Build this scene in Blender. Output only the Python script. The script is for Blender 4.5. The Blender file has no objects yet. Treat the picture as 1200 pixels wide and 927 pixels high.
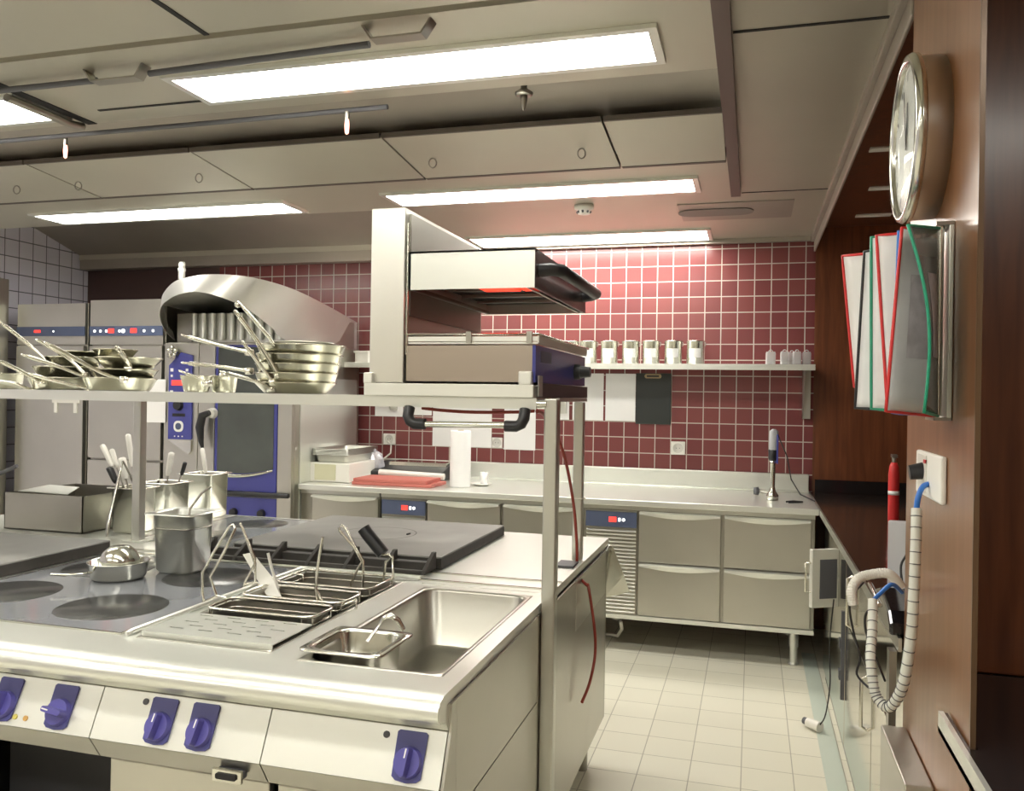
import bpy, math, random
from mathutils import Vector, Matrix, Euler
random.seed(7)
PI = math.pi
C = bpy.context.scene.collection
SC = bpy.context.scene

# ------------------------------------------------------------------ camera
F, YAW, PIT, ROL, CH = 989.5, 0.27768, 0.0005, 0.016, 1.5
_f = Vector((-math.sin(YAW)*math.cos(PIT), math.cos(YAW)*math.cos(PIT), math.sin(PIT)))
_r = Vector((math.cos(YAW), math.sin(YAW), 0)); _u = _r.cross(_f)
_c, _s = math.cos(ROL), math.sin(ROL)
CR, CU, CF = _c*_r+_s*_u, -_s*_r+_c*_u, _f
cd = bpy.data.cameras.new('camera'); cam = bpy.data.objects.new('camera', cd); C.objects.link(cam)
M4 = Matrix((CR, CU, -CF)).transposed().to_4x4(); M4.translation = Vector((0, 0, CH)); cam.matrix_world = M4
cd.sensor_fit = 'HORIZONTAL'; cd.sensor_width = 36; cd.lens = F*36/1200; cd.clip_start = .05
SC.camera = cam

def at(x, y, Y):            # real point at depth Y seen at a place of the 1200x927 photograph
    d = CF+(x-600)/F*CR-(y-463.5)/F*CU
    return Vector((0, 0, CH))+d*(Y/d.y)

# ------------------------------------------------------------------ world, exposure
w = bpy.data.worlds.new('world'); SC.world = w; w.use_nodes = True
w.node_tree.nodes['Background'].inputs[0].default_value = (1, .97, .9, 1)
w.node_tree.nodes['Background'].inputs[1].default_value = .3
SC.view_settings.view_transform = 'Standard'; SC.view_settings.look = 'None'
SC.view_settings.gamma = 1; SC.view_settings.use_curve_mapping = False
SC.view_settings.exposure = 1.05
LAMP = 11.0                 # strength of the fluorescent diffusers

# ------------------------------------------------------------------ materials
def nodes(name):
    m = bpy.data.materials.new(name); m.use_nodes = True
    nt = m.node_tree; return m, nt, nt.nodes['Principled BSDF']
def plain(name, col, rough=.5, metal=0, coat=0, noise=0, scale=8, bump=0, trans=0, ior=None, stretch=(1, 1, 1), spec=None):
    m, nt, b = nodes(name)
    b.inputs['Base Color'].default_value = (*col, 1); b.inputs['Roughness'].default_value = rough
    b.inputs['Metallic'].default_value = metal; b.inputs['Coat Weight'].default_value = coat
    b.inputs['Transmission Weight'].default_value = trans; b.inputs['Coat Roughness'].default_value = .10
    if ior: b.inputs['IOR'].default_value = ior
    if spec is not None: b.inputs['Specular IOR Level'].default_value = spec
    if noise or bump:
        tc = nt.nodes.new('ShaderNodeTexCoord'); mp = nt.nodes.new('ShaderNodeMapping'); mp.inputs['Scale'].default_value = stretch
        n = nt.nodes.new('ShaderNodeTexNoise'); n.inputs['Scale'].default_value = scale; n.inputs['Detail'].default_value = 4
        nt.links.new(tc.outputs['Object'], mp.inputs[0]); nt.links.new(mp.outputs[0], n.inputs['Vector'])
        if noise:
            r = nt.nodes.new('ShaderNodeMapRange')
            r.inputs['To Min'].default_value = 1-noise; r.inputs['To Max'].default_value = 1+noise
            r.inputs['From Min'].default_value = .15; r.inputs['From Max'].default_value = .85
            mx = nt.nodes.new('ShaderNodeVectorMath'); mx.operation = 'SCALE'; mx.inputs[0].default_value = col
            nt.links.new(n.outputs[0], r.inputs[0]); nt.links.new(r.outputs[0], mx.inputs['Scale']); nt.links.new(mx.outputs[0], b.inputs['Base Color'])
            r2 = nt.nodes.new('ShaderNodeMapRange'); r2.inputs['To Min'].default_value = max(.02, rough*.93); r2.inputs['To Max'].default_value = min(1, rough*1.12)
            nt.links.new(n.outputs[0], r2.inputs[0]); nt.links.new(r2.outputs[0], b.inputs['Roughness'])
        if bump:
            bp = nt.nodes.new('ShaderNodeBump'); bp.inputs['Strength'].default_value = bump; bp.inputs['Distance'].default_value = .003
            nt.links.new(n.outputs[0], bp.inputs['Height']); nt.links.new(bp.outputs[0], b.inputs['Normal'])
    return m
def emit(name, col, s):
    m, nt, b = nodes(name); b.inputs['Base Color'].default_value = (*col, 1)
    b.inputs['Emission Color'].default_value = (*col, 1); b.inputs['Emission Strength'].default_value = s; return m
def tiles(name, c1, c2, grout, w_, h_, axes, off, mortar, rough=.25, stag=0, bump=.3, noise=0):
    m, nt, b = nodes(name)
    tc = nt.nodes.new('ShaderNodeTexCoord'); sp = nt.nodes.new('ShaderNodeSeparateXYZ'); nt.links.new(tc.outputs['Object'], sp.inputs[0])
    cb = nt.nodes.new('ShaderNodeCombineXYZ')
    for k, (a, o) in enumerate(zip(axes, off)):
        ad = nt.nodes.new('ShaderNodeMath'); ad.operation = 'ADD'; ad.inputs[1].default_value = -o+50*(w_ if k == 0 else h_)
        nt.links.new(sp.outputs[a], ad.inputs[0]); nt.links.new(ad.outputs[0], cb.inputs[k])
    br = nt.nodes.new('ShaderNodeTexBrick'); br.offset = stag; br.offset_frequency = 2; br.squash = 1
    for k, v in (('Color1', (*c1, 1)), ('Color2', (*c2, 1)), ('Mortar', (*grout, 1)), ('Scale', 1), ('Mortar Size', mortar), ('Mortar Smooth', .15), ('Brick Width', w_), ('Row Height', h_), ('Bias', 0)): br.inputs[k].default_value = v
    nt.links.new(cb.outputs[0], br.inputs['Vector'])
    nt.links.new(br.outputs['Color'], b.inputs['Base Color']); b.inputs['Roughness'].default_value = rough
    bp = nt.nodes.new('ShaderNodeBump'); bp.inputs['Strength'].default_value = bump; bp.inputs['Distance'].default_value = .002; bp.invert = True
    nt.links.new(br.outputs['Fac'], bp.inputs['Height']); nt.links.new(bp.outputs[0], b.inputs['Normal'])
    return m
def wood(name, c1, c2, rough=.3):
    m, nt, b = nodes(name)
    tc = nt.nodes.new('ShaderNodeTexCoord'); mp = nt.nodes.new('ShaderNodeMapping'); mp.inputs['Scale'].default_value = (9, 9, .7)
    n = nt.nodes.new('ShaderNodeTexNoise'); n.inputs['Scale'].default_value = 3.5; n.inputs['Detail'].default_value = 6; n.inputs['Distortion'].default_value = .6
    cr = nt.nodes.new('ShaderNodeValToRGB'); cr.color_ramp.elements[0].color = (*c1, 1); cr.color_ramp.elements[1].color = (*c2, 1)
    cr.color_ramp.elements[0].position = .3; cr.color_ramp.elements[1].position = .75
    nt.links.new(tc.outputs['Object'], mp.inputs[0]); nt.links.new(mp.outputs[0], n.inputs['Vector']); nt.links.new(n.outputs[0], cr.inputs[0]); nt.links.new(cr.outputs[0], b.inputs['Base Color'])
    b.inputs['Roughness'].default_value = rough; b.inputs['Coat Weight'].default_value = .35; b.inputs['Coat Roughness'].default_value = .2
    return m

STEEL = plain('brushed_steel', (.66, .66, .61), .32, 1, noise=.05, scale=3)
STEELT = plain('worktop_steel', (.80, .81, .76), .33, .74, coat=.22, noise=.03, scale=2)
STEELD = plain('dull_steel', (.40, .385, .34), .34, 1, noise=.12, scale=3)
STEELF = plain('front_steel', (.54, .525, .47), .33, .95, coat=.2, noise=.08, scale=2.5)
PANELW = plain('control_panel_steel', (.84, .84, .78), .42, .6, noise=.04, scale=3)
POLISH = plain('polished_steel', (.66, .655, .59), .17, 1, noise=.08, scale=14)
MIRROR = plain('mirror_steel', (.62, .59, .52), .10, 1, noise=.04, scale=4)
CEIL = plain('ceiling_steel', (.56, .535, .45), .36, .55, noise=.10, scale=1.2)
CEILD = plain('filter_steel', (.42, .38, .33), .45, .6, noise=.18, scale=1.5)
WIRE = plain('wire_steel', (.78, .76, .68), .22, 1)
IRON = plain('cast_iron', (.055, .05, .045), .55, .2, noise=.2, scale=30, bump=.2)
SOLID = plain('solid_top_iron', (.23, .225, .21), .45, .3, noise=.28, scale=5, bump=.1)
GLASS = plain('ceramic_glass', (.25, .26, .285), .12, .0, coat=.6, noise=.1, scale=4, spec=.9)
RING = plain('burnt_ring', (.045, .045, .045), .22, 0, noise=.4, scale=12, spec=.7)
BLACK = plain('black_plastic', (.02, .02, .022), .38)
BLACKG = plain('black_gloss', (.012, .011, .012), .12, coat=.5)
COUNTR = plain('black_counter', (.035, .026, .022), .16, coat=.6, noise=.2, scale=6)
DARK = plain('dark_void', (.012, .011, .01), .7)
WHITE = plain('white_plastic', (.82, .80, .74), .38)
PAPER = plain('paper', (.86, .85, .84), .75)
SKETCH = plain('printed_paper', (.55, .53, .55), .75, noise=.35, scale=30)
BLUE = plain('appliance_blue', (.055, .06, .29), .32, coat=.3)
KNOB = plain('knob_blue', (.10, .09, .36), .34, coat=.3)
BEZEL = plain('bezel_blue', (.075, .075, .26), .36, coat=.2)
SLATE = plain('slate_blue', (.07, .09, .16), .4)
RED = plain('red_plastic', (.62, .03, .03), .4)
HOSE = plain('red_hose', (.30, .035, .02), .45)
GREEN = plain('green_plastic', (.02, .30, .17), .4)
CBLUE = plain('cable_blue', (.03, .16, .55), .4)
CUT = plain('cutting_board_red', (.52, .15, .12), .55)
GREY = plain('grey_sleeve', (.42, .42, .44), .35)
GREYD = plain('dark_grey', (.10, .10, .11), .5)
REDGLOW = emit('heating_element_glow', (1, .03, .01), 1.3)
LEDR = emit('red_digits', (1, .04, .03), .9)
LEDW = emit('white_indicator', (1, 1, .95), 1.2)
LIGHT = emit('diffuser_light', (1, .975, .89), LAMP)
BULB = emit('bulb_glow', (1, .45, .3), 1.5)
def thin_glass(name, col, refl=.12, solid=.0):
    m = bpy.data.materials.new(name); m.use_nodes = True; nt = m.node_tree; nt.nodes.clear()
    o = nt.nodes.new('ShaderNodeOutputMaterial'); mx = nt.nodes.new('ShaderNodeMixShader'); mx2 = nt.nodes.new('ShaderNodeMixShader')
    tr = nt.nodes.new('ShaderNodeBsdfTransparent'); gl = nt.nodes.new('ShaderNodeBsdfGlossy'); df = nt.nodes.new('ShaderNodeBsdfDiffuse')
    gl.inputs['Roughness'].default_value = .05; df.inputs['Color'].default_value = (*col, 1); mx.inputs[0].default_value = refl; mx2.inputs[0].default_value = solid
    nt.links.new(tr.outputs[0], mx.inputs[1]); nt.links.new(gl.outputs[0], mx.inputs[2]); nt.links.new(mx.outputs[0], mx2.inputs[1]); nt.links.new(df.outputs[0], mx2.inputs[2]); nt.links.new(mx2.outputs[0], o.inputs[0])
    return m
CLEAR = plain('clear_film', (.9, .92, .93), .08, 0, trans=.85, ior=1.2)
GLASSJ = thin_glass('jar_glass', (.9, .88, .88), .2, .3)
OVENGL = plain('oven_glass', (.05, .06, .05), .06, coat=.8, noise=.4, scale=3)
TILER = tiles('red_wall_tile', (.215, .060, .058), (.17, .044, .046), (.55, .47, .42), .108, .108, ('X', 'Z'), (-1.835, 2.521), .0035, .22)
TILEW = tiles('white_wall_tile', (.80, .78, .88), (.74, .72, .84), (.18, .18, .23), .13, .13, ('Y', 'Z'), (0, .03), .004, .25)
TILEF = tiles('floor_tile', (.80, .77, .65), (.76, .73, .61), (.42, .39, .31), .2, .2, ('Y', 'X'), (3.58, -.022), .0022, .32, stag=0, bump=.15)
WOOD = wood('mahogany', (.10, .028, .010), (.20, .062, .022), .32)
WOODL = wood('mahogany_lit', (.19, .080, .032), (.27, .125, .055), .32)  # paler copy of the wood, light on the pillar put into its colour
WOODD = wood('dark_mahogany', (.080, .024, .008), (.14, .042, .014), .4)
PLASTER = plain('painted_wall', (.62, .58, .50), .7, noise=.05)
BRASS = plain('edge_strip', (.35, .27, .16), .3, .8)
TRIMW = plain('dark_edge', (.13, .075, .04), .3, .2)

# ------------------------------------------------------------------ mesh helpers
def rrect(cx, cy, w_, d, r, n=5):
    r = min(r, w_/2-1e-4, d/2-1e-4); p = []
    for sx, sy, a0 in ((1, 1, 0), (-1, 1, 90), (-1, -1, 180), (1, -1, 270)):
        for k in range(n+1):
            a = math.radians(a0+90*k/n); p.append((cx+sx*(w_/2-r)+r*math.cos(a), cy+sy*(d/2-r)+r*math.sin(a)))
    return p
class MB:
    def __init__(s): s.v = []; s.f = []; s.sm = []; s.mi = []; s.cur = 0
    def add(s, vs, fs, smooth=False):
        o = len(s.v); s.v += [tuple(p) for p in vs]; s.f += [tuple(o+i for i in f) for f in fs]; s.sm += [smooth]*len(fs); s.mi += [s.cur]*len(fs); return s
    def box(s, x0, y0, z0, x1, y1, z1):
        x0, x1 = sorted((x0, x1)); y0, y1 = sorted((y0, y1)); z0, z1 = sorted((z0, z1))
        return s.add([(x0, y0, z0), (x1, y0, z0), (x1, y1, z0), (x0, y1, z0), (x0, y0, z1), (x1, y0, z1), (x1, y1, z1), (x0, y1, z1)],
                     [(0, 3, 2, 1), (4, 5, 6, 7), (0, 1, 5, 4), (1, 2, 6, 5), (2, 3, 7, 6), (3, 0, 4, 7)])
    def prism(s, poly, axis, a, b):      # polygon extruded along axis; poly coords are the two other axes in order
        n = len(poly)
        def P(p, t): return {'X': (t, p[0], p[1]), 'Y': (p[0], t, p[1]), 'Z': (p[0], p[1], t)}[axis]
        vs = [P(p, a) for p in poly]+[P(p, b) for p in poly]
        return s.add(vs, [tuple(range(n))[::-1], tuple(range(n, 2*n))]+[(i, (i+1) % n, n+(i+1) % n, n+i) for i in range(n)])
    def cyl(s, p0, p1, r0, r1=None, n=24, caps=True):
        r1 = r0 if r1 is None else r1
        p0 = Vector(p0); p1 = Vector(p1); d = (p1-p0).normalized(); a = d.orthogonal().normalized(); b = d.cross(a)
        vs = []
        for p, r in ((p0, r0), (p1, r1)):
            for k in range(n): t = 2*PI*k/n; vs.append(p+a*r*math.cos(t)+b*r*math.sin(t))
        s.add(vs, [(k, (k+1) % n, n+(k+1) % n, n+k) for k in range(n)], True)
        if caps: s.add(vs, [tuple(range(n))[::-1], tuple(range(n, 2*n))])
        return s
    def tube(s, pts, r, n=8, closed=False, flat=1.0):
        pts = [Vector(p) for p in pts]; N = len(pts); vs = []; pa = None
        for i, p in enumerate(pts):
            if closed: d = pts[(i+1) % N]-pts[i-1]
            else: d = pts[min(i+1, N-1)]-pts[max(i-1, 0)]
            d.normalize()
            if pa is None: a = d.orthogonal().normalized() if flat == 1 else (Vector((0, 0, 1))-d*d.z).normalized()
            else: a = (pa-d*pa.dot(d)).normalized()
            pa = a; b = d.cross(a); rr = r[i] if isinstance(r, (list, tuple)) else r
            for k in range(n): t = 2*PI*k/n; vs.append(p+a*rr*math.cos(t)*flat+b*rr*math.sin(t))
        fs = []
        for i in range(N if closed else N-1):
            j = (i+1) % N
            for k in range(n): fs.append((i*n+k, i*n+(k+1) % n, j*n+(k+1) % n, j*n+k))
        s.add(vs, fs, True)
        if not closed: s.add(vs, [tuple(range(n))[::-1], tuple(range((N-1)*n, N*n))])
        return s
    def lathe(s, prof, c=(0, 0, 0), n=40, axis='Z'):
        vs = []
        for r, h in prof:
            for k in range(n):
                t = 2*PI*k/n; x, y = r*math.cos(t), r*math.sin(t)
                q = {'Z': (x, y, h), 'X': (h, x, y), 'Y': (x, h, y)}[axis]
                vs.append((c[0]+q[0], c[1]+q[1], c[2]+q[2]))
        fs = [(i*n+k, i*n+(k+1) % n, (i+1)*n+(k+1) % n, (i+1)*n+k) for i in range(len(prof)-1) for k in range(n)]
        return s.add(vs, fs, True)
    def loft(s, loops, cap0=False, cap1=False, smooth=True):      # closed loops of equal length
        n = len(loops[0]); vs = [p for l in loops for p in l]
        s.add(vs, [(i*n+k, i*n+(k+1) % n, (i+1)*n+(k+1) % n, (i+1)*n+k) for i in range(len(loops)-1) for k in range(n)], smooth)
        if cap0: s.add(loops[0], [tuple(range(n))[::-1]])
        if cap1: s.add(loops[-1], [tuple(range(n))])
        return s
    def sheet(s, rowa, rowb, th=0, smooth=True):
        n = len(rowa); s.add(list(rowa)+list(rowb), [(k, k+1, n+k+1, n+k) for k in range(n-1)], smooth); return s
    def plate(s, x0, y0, x1, y1, z0, z1, holes):
        xs = sorted({x0, x1, *[h[0] for h in holes], *[h[2] for h in holes]}); ys = sorted({y0, y1, *[h[1] for h in holes], *[h[3] for h in holes]})
        def inside(i, j):
            if i < 0 or j < 0 or i >= len(xs)-1 or j >= len(ys)-1: return False
            cx, cy = (xs[i]+xs[i+1])/2, (ys[j]+ys[j+1])/2
            return not any(h[0] < cx < h[2] and h[1] < cy < h[3] for h in holes)
        nx = len(xs); id_ = lambda i, j, t: (j*nx+i)*2+t
        vs = [(x, y, z) for y in ys for x in xs for z in (z0, z1)]; fs = []
        for i in range(len(xs)-1):
            for j in range(len(ys)-1):
                if not inside(i, j): continue
                fs.append((id_(i, j, 1), id_(i+1, j, 1), id_(i+1, j+1, 1), id_(i, j+1, 1)))
                fs.append((id_(i, j, 0), id_(i, j+1, 0), id_(i+1, j+1, 0), id_(i+1, j, 0)))
                if not inside(i-1, j): fs.append((id_(i, j, 0), id_(i, j, 1), id_(i, j+1, 1), id_(i, j+1, 0)))
                if not inside(i+1, j): fs.append((id_(i+1, j, 0), id_(i+1, j+1, 0), id_(i+1, j+1, 1), id_(i+1, j, 1)))
                if not inside(i, j-1): fs.append((id_(i, j, 0), id_(i+1, j, 0), id_(i+1, j, 1), id_(i, j, 1)))
                if not inside(i, j+1): fs.append((id_(i, j+1, 0), id_(i, j+1, 1), id_(i+1, j+1, 1), id_(i+1, j+1, 0)))
        return s.add(vs, fs)
    def build(s, name, mat, parent=None, bevel=0, solid=0, structure=False, sub=0):
        off = Vector((0, 0, 0)); q = parent
        while q is not None:
            if q.get('_w'): off = Vector(q['_w'])
            q = q.parent
        me = bpy.data.meshes.new(name)
        me.from_pydata([tuple(Vector(v)-off) for v in s.v], [], s.f)
        for p, m_ in zip(me.polygons, s.sm): p.use_smooth = m_
        for m_ in (mat if isinstance(mat, (list, tuple)) else [mat]): me.materials.append(m_)
        for p, k_ in zip(me.polygons, s.mi): p.material_index = k_
        me.update()
        o = bpy.data.objects.new(name, me); C.objects.link(o)
        if parent: o.parent = parent
        if solid: md = o.modifiers.new('s', 'SOLIDIFY'); md.thickness = solid; md.offset = 0
        if bevel: md = o.modifiers.new('b', 'BEVEL'); md.width = bevel; md.segments = 2; md.limit_method = 'ANGLE'; md.angle_limit = .6
        if sub: md = o.modifiers.new('ss', 'SUBSURF'); md.levels = sub; md.render_levels = sub
        if structure: o['kind'] = 'structure'
        return o
def thing(name, label, cat, loc=(0, 0, 0), group=None, local=False):
    o = bpy.data.objects.new(name, None); C.objects.link(o); o.location = loc; o.empty_display_size = .05
    if not local: o['_w'] = tuple(loc)
    o['label'] = label; o['category'] = cat
    if group: o['group'] = group
    return o
def tag(o, label, cat, group=None):
    o['label'] = label; o['category'] = cat
    if group: o['group'] = group
    return o
def dup(root, loc, rot=(0, 0, 0), label=None, group=None, scale=None):
    r = root.copy(); C.objects.link(r); r.location = loc; r.rotation_euler = rot
    if scale: r.scale = scale
    if label: r['label'] = label
    if group: r['group'] = group
    for ch in list(root.children):
        c = ch.copy(); C.objects.link(c); c.parent = r
        for g in list(ch.children): d = g.copy(); C.objects.link(d); d.parent = c
    return r
def B(x0, y0, z0, x1, y1, z1): return MB().box(x0, y0, z0, x1, y1, z1)
def arc(c, r, a0, a1, n, ax='XZ'):
    out = []
    for k in range(n+1):
        a = math.radians(a0+(a1-a0)*k/n); u_, v_ = r*math.cos(a), r*math.sin(a)
        out.append({'XZ': (c[0]+u_, c[1], c[2]+v_), 'XY': (c[0]+u_, c[1]+v_, c[2]), 'YZ': (c[0], c[1]+u_, c[2]+v_)}[ax])
    return out

# ================================================================== SETTING
XL, XR, YB, YF = -5.44, 1.6, 5.9, -2.6
B(XL, YF, -.05, XR, YB, 0).build('floor', TILEF, structure=True)
B(-4.15, YB, 0, .385, YB+.08, 2.9).build('wall_back', TILER, structure=True)
B(XL, YB, 0, -4.15, YB+.08, 2.9).build('wall_back_left', plain('hood_shade_brown', (.075, .040, .036), .5), structure=True)  # shading from the hood put into a plain brown wall colour
B(.385, YB, 0, XR, YB+.08, 2.9).build('wall_recess_back', WOOD, structure=True)
B(XL-.08, YF, 0, XL, YB, 2.9).build('wall_left', TILEW, structure=True)
B(XL, YF-.08, 0, XR, YF, 2.9).build('wall_front', PLASTER, structure=True)
B(XR, YF, 0, XR+.08, YB, 2.9).build('wall_right', WOODD, structure=True)
mb = MB()
mb.prism([(.376, 1.645), (.376, 2.32), (1.6, 2.32), (1.6, 2.115), (.381, 2.115), (.381, 1.645)], 'Z', 0, 2.577)
mb.build('wall_pillar', WOODL, structure=True)
B(.383, 2.10, .902, 1.6, 2.113, 2.577).build('trim_1', WOOD, structure=True)
B(.3735, 1.637, .0, .3825, 1.644, 2.577).build('trim_2', TRIMW, structure=True)
# main ceiling: smooth steel panels and the recessed ventilation troughs
mb = MB()
mb.box(-.12, YF, 2.58, .385, 4.56, 2.62); mb.box(-1.98, 4.56, 2.58, .385, YB, 2.62); mb.box(XL, 5.80, 2.58, -1.98, YB, 2.62)
mb.box(.385, YF, 2.58, XR, 2.32, 2.62)
mb.box(XL, YF, 2.58, -.12, 2.195, 2.62); mb.box(XL, 2.23, 2.58, -.12, 2.83, 2.62)
mb.box(XL, 3.87, 2.58, -.12, 4.56, 2.62)
mb.build('ceiling', CEIL, structure=True)
mb = MB()
mb.prism([(2.83, 2.585), (3.10, 2.70), (3.36, 2.66), (3.36, 2.70), (2.83, 2.74)], 'X', XL, -.12)
mb.prism([(3.36, 2.66), (3.87, 2.62), (3.87, 2.66), (3.36, 2.70)], 'X', XL, -.12)
mb.box(XL, 2.18, 2.60, -.12, 2.24, 2.64)
mb.prism([(4.56, 2.62), (5.2, 2.80), (5.80, 2.62), (5.80, 2.84), (4.56, 2.84)], 'X', XL, -1.98)
mb.build('trim_15', CEILD, structure=True)
B(.385, 2.32, 2.64, XR, YB, 2.68).build('ceiling_recess', WOODD, structure=True)
B(-.122, 1.0, 2.535, -.074, 4.455, 2.579).build('trim_3', plain('rail_steel', (.16, .12, .11), .4, .6), structure=True)
mb = MB(); mb.box(.352, 2.33, 2.545, .383, 5.88, 2.579); mb.box(.372, 2.33, 2.48, .384, 5.88, 2.545)
mb.build('trim_4', CEILD, structure=True, bevel=.004)
B(-1.89, 5.845, 2.55, .35, 5.885, 2.579).build('trim_5', CEILD, structure=True)
B(-5.43, 5.80, 2.50, -1.9, 5.895, 2.579).build('trim_6', CEILD, structure=True)
for k, (xa, ya, xb, yb) in enumerate([(-1.02, 2.84, -1.05, 3.25), (-2.62, 2.22, -2.58, 2.83), (-1.6, 1.2, -1.615, 2.2), (-.07, 2.555, .35, 2.565), (-2.45, 2.695, -1.97, 2.705), (-.07, 4.56, .35, 4.565)]):
    B(min(xa, xb)-.002, min(ya, yb)-.002, 2.5775, max(xa, xb)+.002, max(ya, yb)+.002, 2.5805).build('trim_%d' % (8+k), DARK, structure=True) if k != 0 else None
EDGED = plain('panel_edge_shadow', (.12, .10, .085), .5, .3)  # dark tone standing in for shadow along the filter panel edges
# filter panels with ring pulls
for i, (x0, x1, hs) in enumerate([(-4.60, -3.47, (-3.39-.4,)), (-3.46, -2.52, (-3.39, -2.66)), (-2.51, -1.56, ()), (-1.55, -.60, (-1.42, -.73)), (-.59, -.13, ())]):
    t = thing('ceiling_filter_panel', ['pale steel ceiling panel at the far left end of the panel row', 'pale steel ceiling panel above the left shelf pans, with two small ring pulls', 'pale steel ceiling panel without pulls, above the curved oven hood',
              'pale steel ceiling panel above the salamander grill, with two ring pulls', 'short pale steel ceiling panel ending at the dark rail'][i], 'ceiling panel', ((x0+x1)/2, 3.6, 2.58), 'ceiling filter panels')
    MB().prism([(3.34, 2.605), (3.84, 2.555), (3.84, 2.565), (3.34, 2.615)], 'X', x0, x1).build('panel', CEIL, t)
    MB().box(x0, 3.842, 2.553, x1, 3.868, 2.615).build('edge_strip', EDGED, t); MB().box(x0, 3.325, 2.600, x1, 3.339, 2.620).build('edge_strip', EDGED, t)
    for h in hs: MB().tube([(h+.016*math.sin(a/10*2*PI)+.0, 3.60+.006*math.sin(a/10*2*PI), 2.556-.022*math.cos(a/10*2*PI)) for a in range(10)], .003, 6, True).build('ring_pull', STEELD, t)
# ceiling lights
def ceiling_light(x0, y0, x1, y1, label):
    t = thing('ceiling_light', label, 'ceiling light', ((x0+x1)/2, (y0+y1)/2, 2.575), 'fluorescent ceiling lights')
    fr = .028; mb = MB(); mb.plate(x0-fr, y0-fr, x1+fr, y1+fr, 2.566, 2.5795, [(x0, y0, x1, y1)]); mb.build('frame', STEELT, t)
    B(x0, y0, 2.569, x1, y1, 2.577).build('diffuser', LIGHT, t)
ceiling_light(-1.94, 2.47, -.31, 2.69, 'largest bright strip light, nearest, above the worktop')
ceiling_light(-4.30, 2.49, -2.65, 2.72, 'strip light cut off by the left edge of the photo')
ceiling_light(-4.30, 4.22, -2.58, 4.46, 'strip light over the left fridges, above the pans on the shelf')
ceiling_light(-1.92, 4.19, -.30, 4.43, 'strip light just above the salamander grill top')
ceiling_light(-1.88, 5.48, -.30, 5.80, 'farthest strip light, along the top of the red tiled wall')
ceiling_light(-1.94, .70, -.31, .92, 'added unseen strip light nearly above the viewer, outside the top of the photo')  # unseen strip lights added for brightness, repeating the visible row spacing
ceiling_light(-4.30, .70, -2.65, .92, 'added unseen strip light outside the top left of the photo')
ceiling_light(-1.94, -1.10, -.31, -.88, 'added unseen strip light in the ceiling behind the viewer')
ceiling_light(-4.30, -1.10, -2.65, -.88, 'added unseen strip light in the ceiling behind the viewer, left')
ceiling_light(.55, .3, 1.2, .6, 'added unseen strip light over the hatch counter')  # unseen hatch light, added to raise the brightness
# conduits, bracket, sprinklers, detector, vent
def obj1(mb, name, mat, label, cat, group=None, **k): return tag(mb.build(name, mat, **k), label, cat, group)
t = thing('ceiling_conduit', 'grey conduit pipe running along the near side of the biggest ceiling light', 'pipe', (-2, 2.37, 2.55))
MB().tube([(-4.5, 2.38, 2.555), (-2.17, 2.38, 2.555)], .011).build('pipe', GREYD, t); MB().tube([(-1.95, 2.37, 2.555), (-1.13, 2.33, 2.555)], .011).build('pipe', GREYD, t)
for n_, xs in enumerate([(-2.19, -1.95), (-1.12, -.90)]):
    a, b_ = xs; mb = MB(); yb = (2.335, 2.25)[n_]; mb.prism([(a, 2.578), (a+.03, 2.535), (b_-.03, 2.535), (b_, 2.578), (b_-.006, 2.578), (b_-.033, 2.54), (a+.033, 2.54), (a+.006, 2.578)], 'Y', yb, yb+.045)
    br = obj1(mb, 'pipe_bracket', STEELD, ['bent steel bracket on the ceiling left of the biggest light', 'bent steel bracket on the ceiling above the biggest light'][n_], 'bracket', 'ceiling pipe brackets')
obj1(MB().tube([(-4.6, 2.87, 2.55), (-2.0, 2.85, 2.55), (-1.30, 2.84, 2.55)], .010), 'ceiling_conduit', GREYD, 'thin grey pipe carrying the two glowing bulbs across the ceiling', 'pipe')
obj1(MB().tube([(-2.60, 2.42, 2.545), (-2.60, 2.60, 2.545), (-2.61, 2.72, 2.545), (-2.62, 2.80, 2.56)], .016), 'ceiling_conduit', STEELD, 'short thick pipe elbow beside the left ceiling light', 'pipe')
for n_, (p, lab) in enumerate([((77, 158, 2.87), 'small hanging glass bulb sprinkler at the far left of the ceiling'), ((407, 120, 2.84), 'small hanging glass bulb sprinkler under the biggest ceiling light')]):
    q = at(*p); zt = 2.545
    t = thing('sprinkler', lab, 'sprinkler', (q.x, q.y, zt), 'ceiling sprinklers')
    MB().cyl((q.x, q.y, zt), (q.x, q.y, zt-.03), .009).build('socket', STEELD, t)
    MB().lathe([(0.001, zt-.085), (.007, zt-.08), (.009, zt-.05), (.007, zt-.03), (.001, zt-.03)], (q.x, q.y, 0), 12).build('bulb', BULB, t)
q = at(614, 106, 2.98)
t = thing('sprinkler', 'dark rosette sprinkler right of centre below the biggest ceiling light', 'sprinkler', (q.x, q.y, 2.62), 'ceiling sprinklers')
MB().lathe([(.001, 2.60), (.03, 2.60), (.034, 2.61), (.012, 2.625), (.012, 2.68), (.001, 2.68)], (q.x, q.y, 0), 20).build('rosette', STEELD, t)
MB().lathe([(.001, 2.545), (.006, 2.55), (.013, 2.585), (.014, 2.60), (.001, 2.60)], (q.x, q.y, 0), 14).build('nozzle', STEELD, t)
t = thing('smoke_detector', 'white smoke detector on the ceiling between the two right strip lights', 'smoke detector', (-.93, 4.68, 2.58))
MB().lathe([(.001, 2.579), (.055, 2.579), (.055, 2.560), (.040, 2.556), (.034, 2.53), (.001, 2.526)], (-.93, 4.68, 0), 28).build('housing', WHITE, t)
mb = MB()
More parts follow.
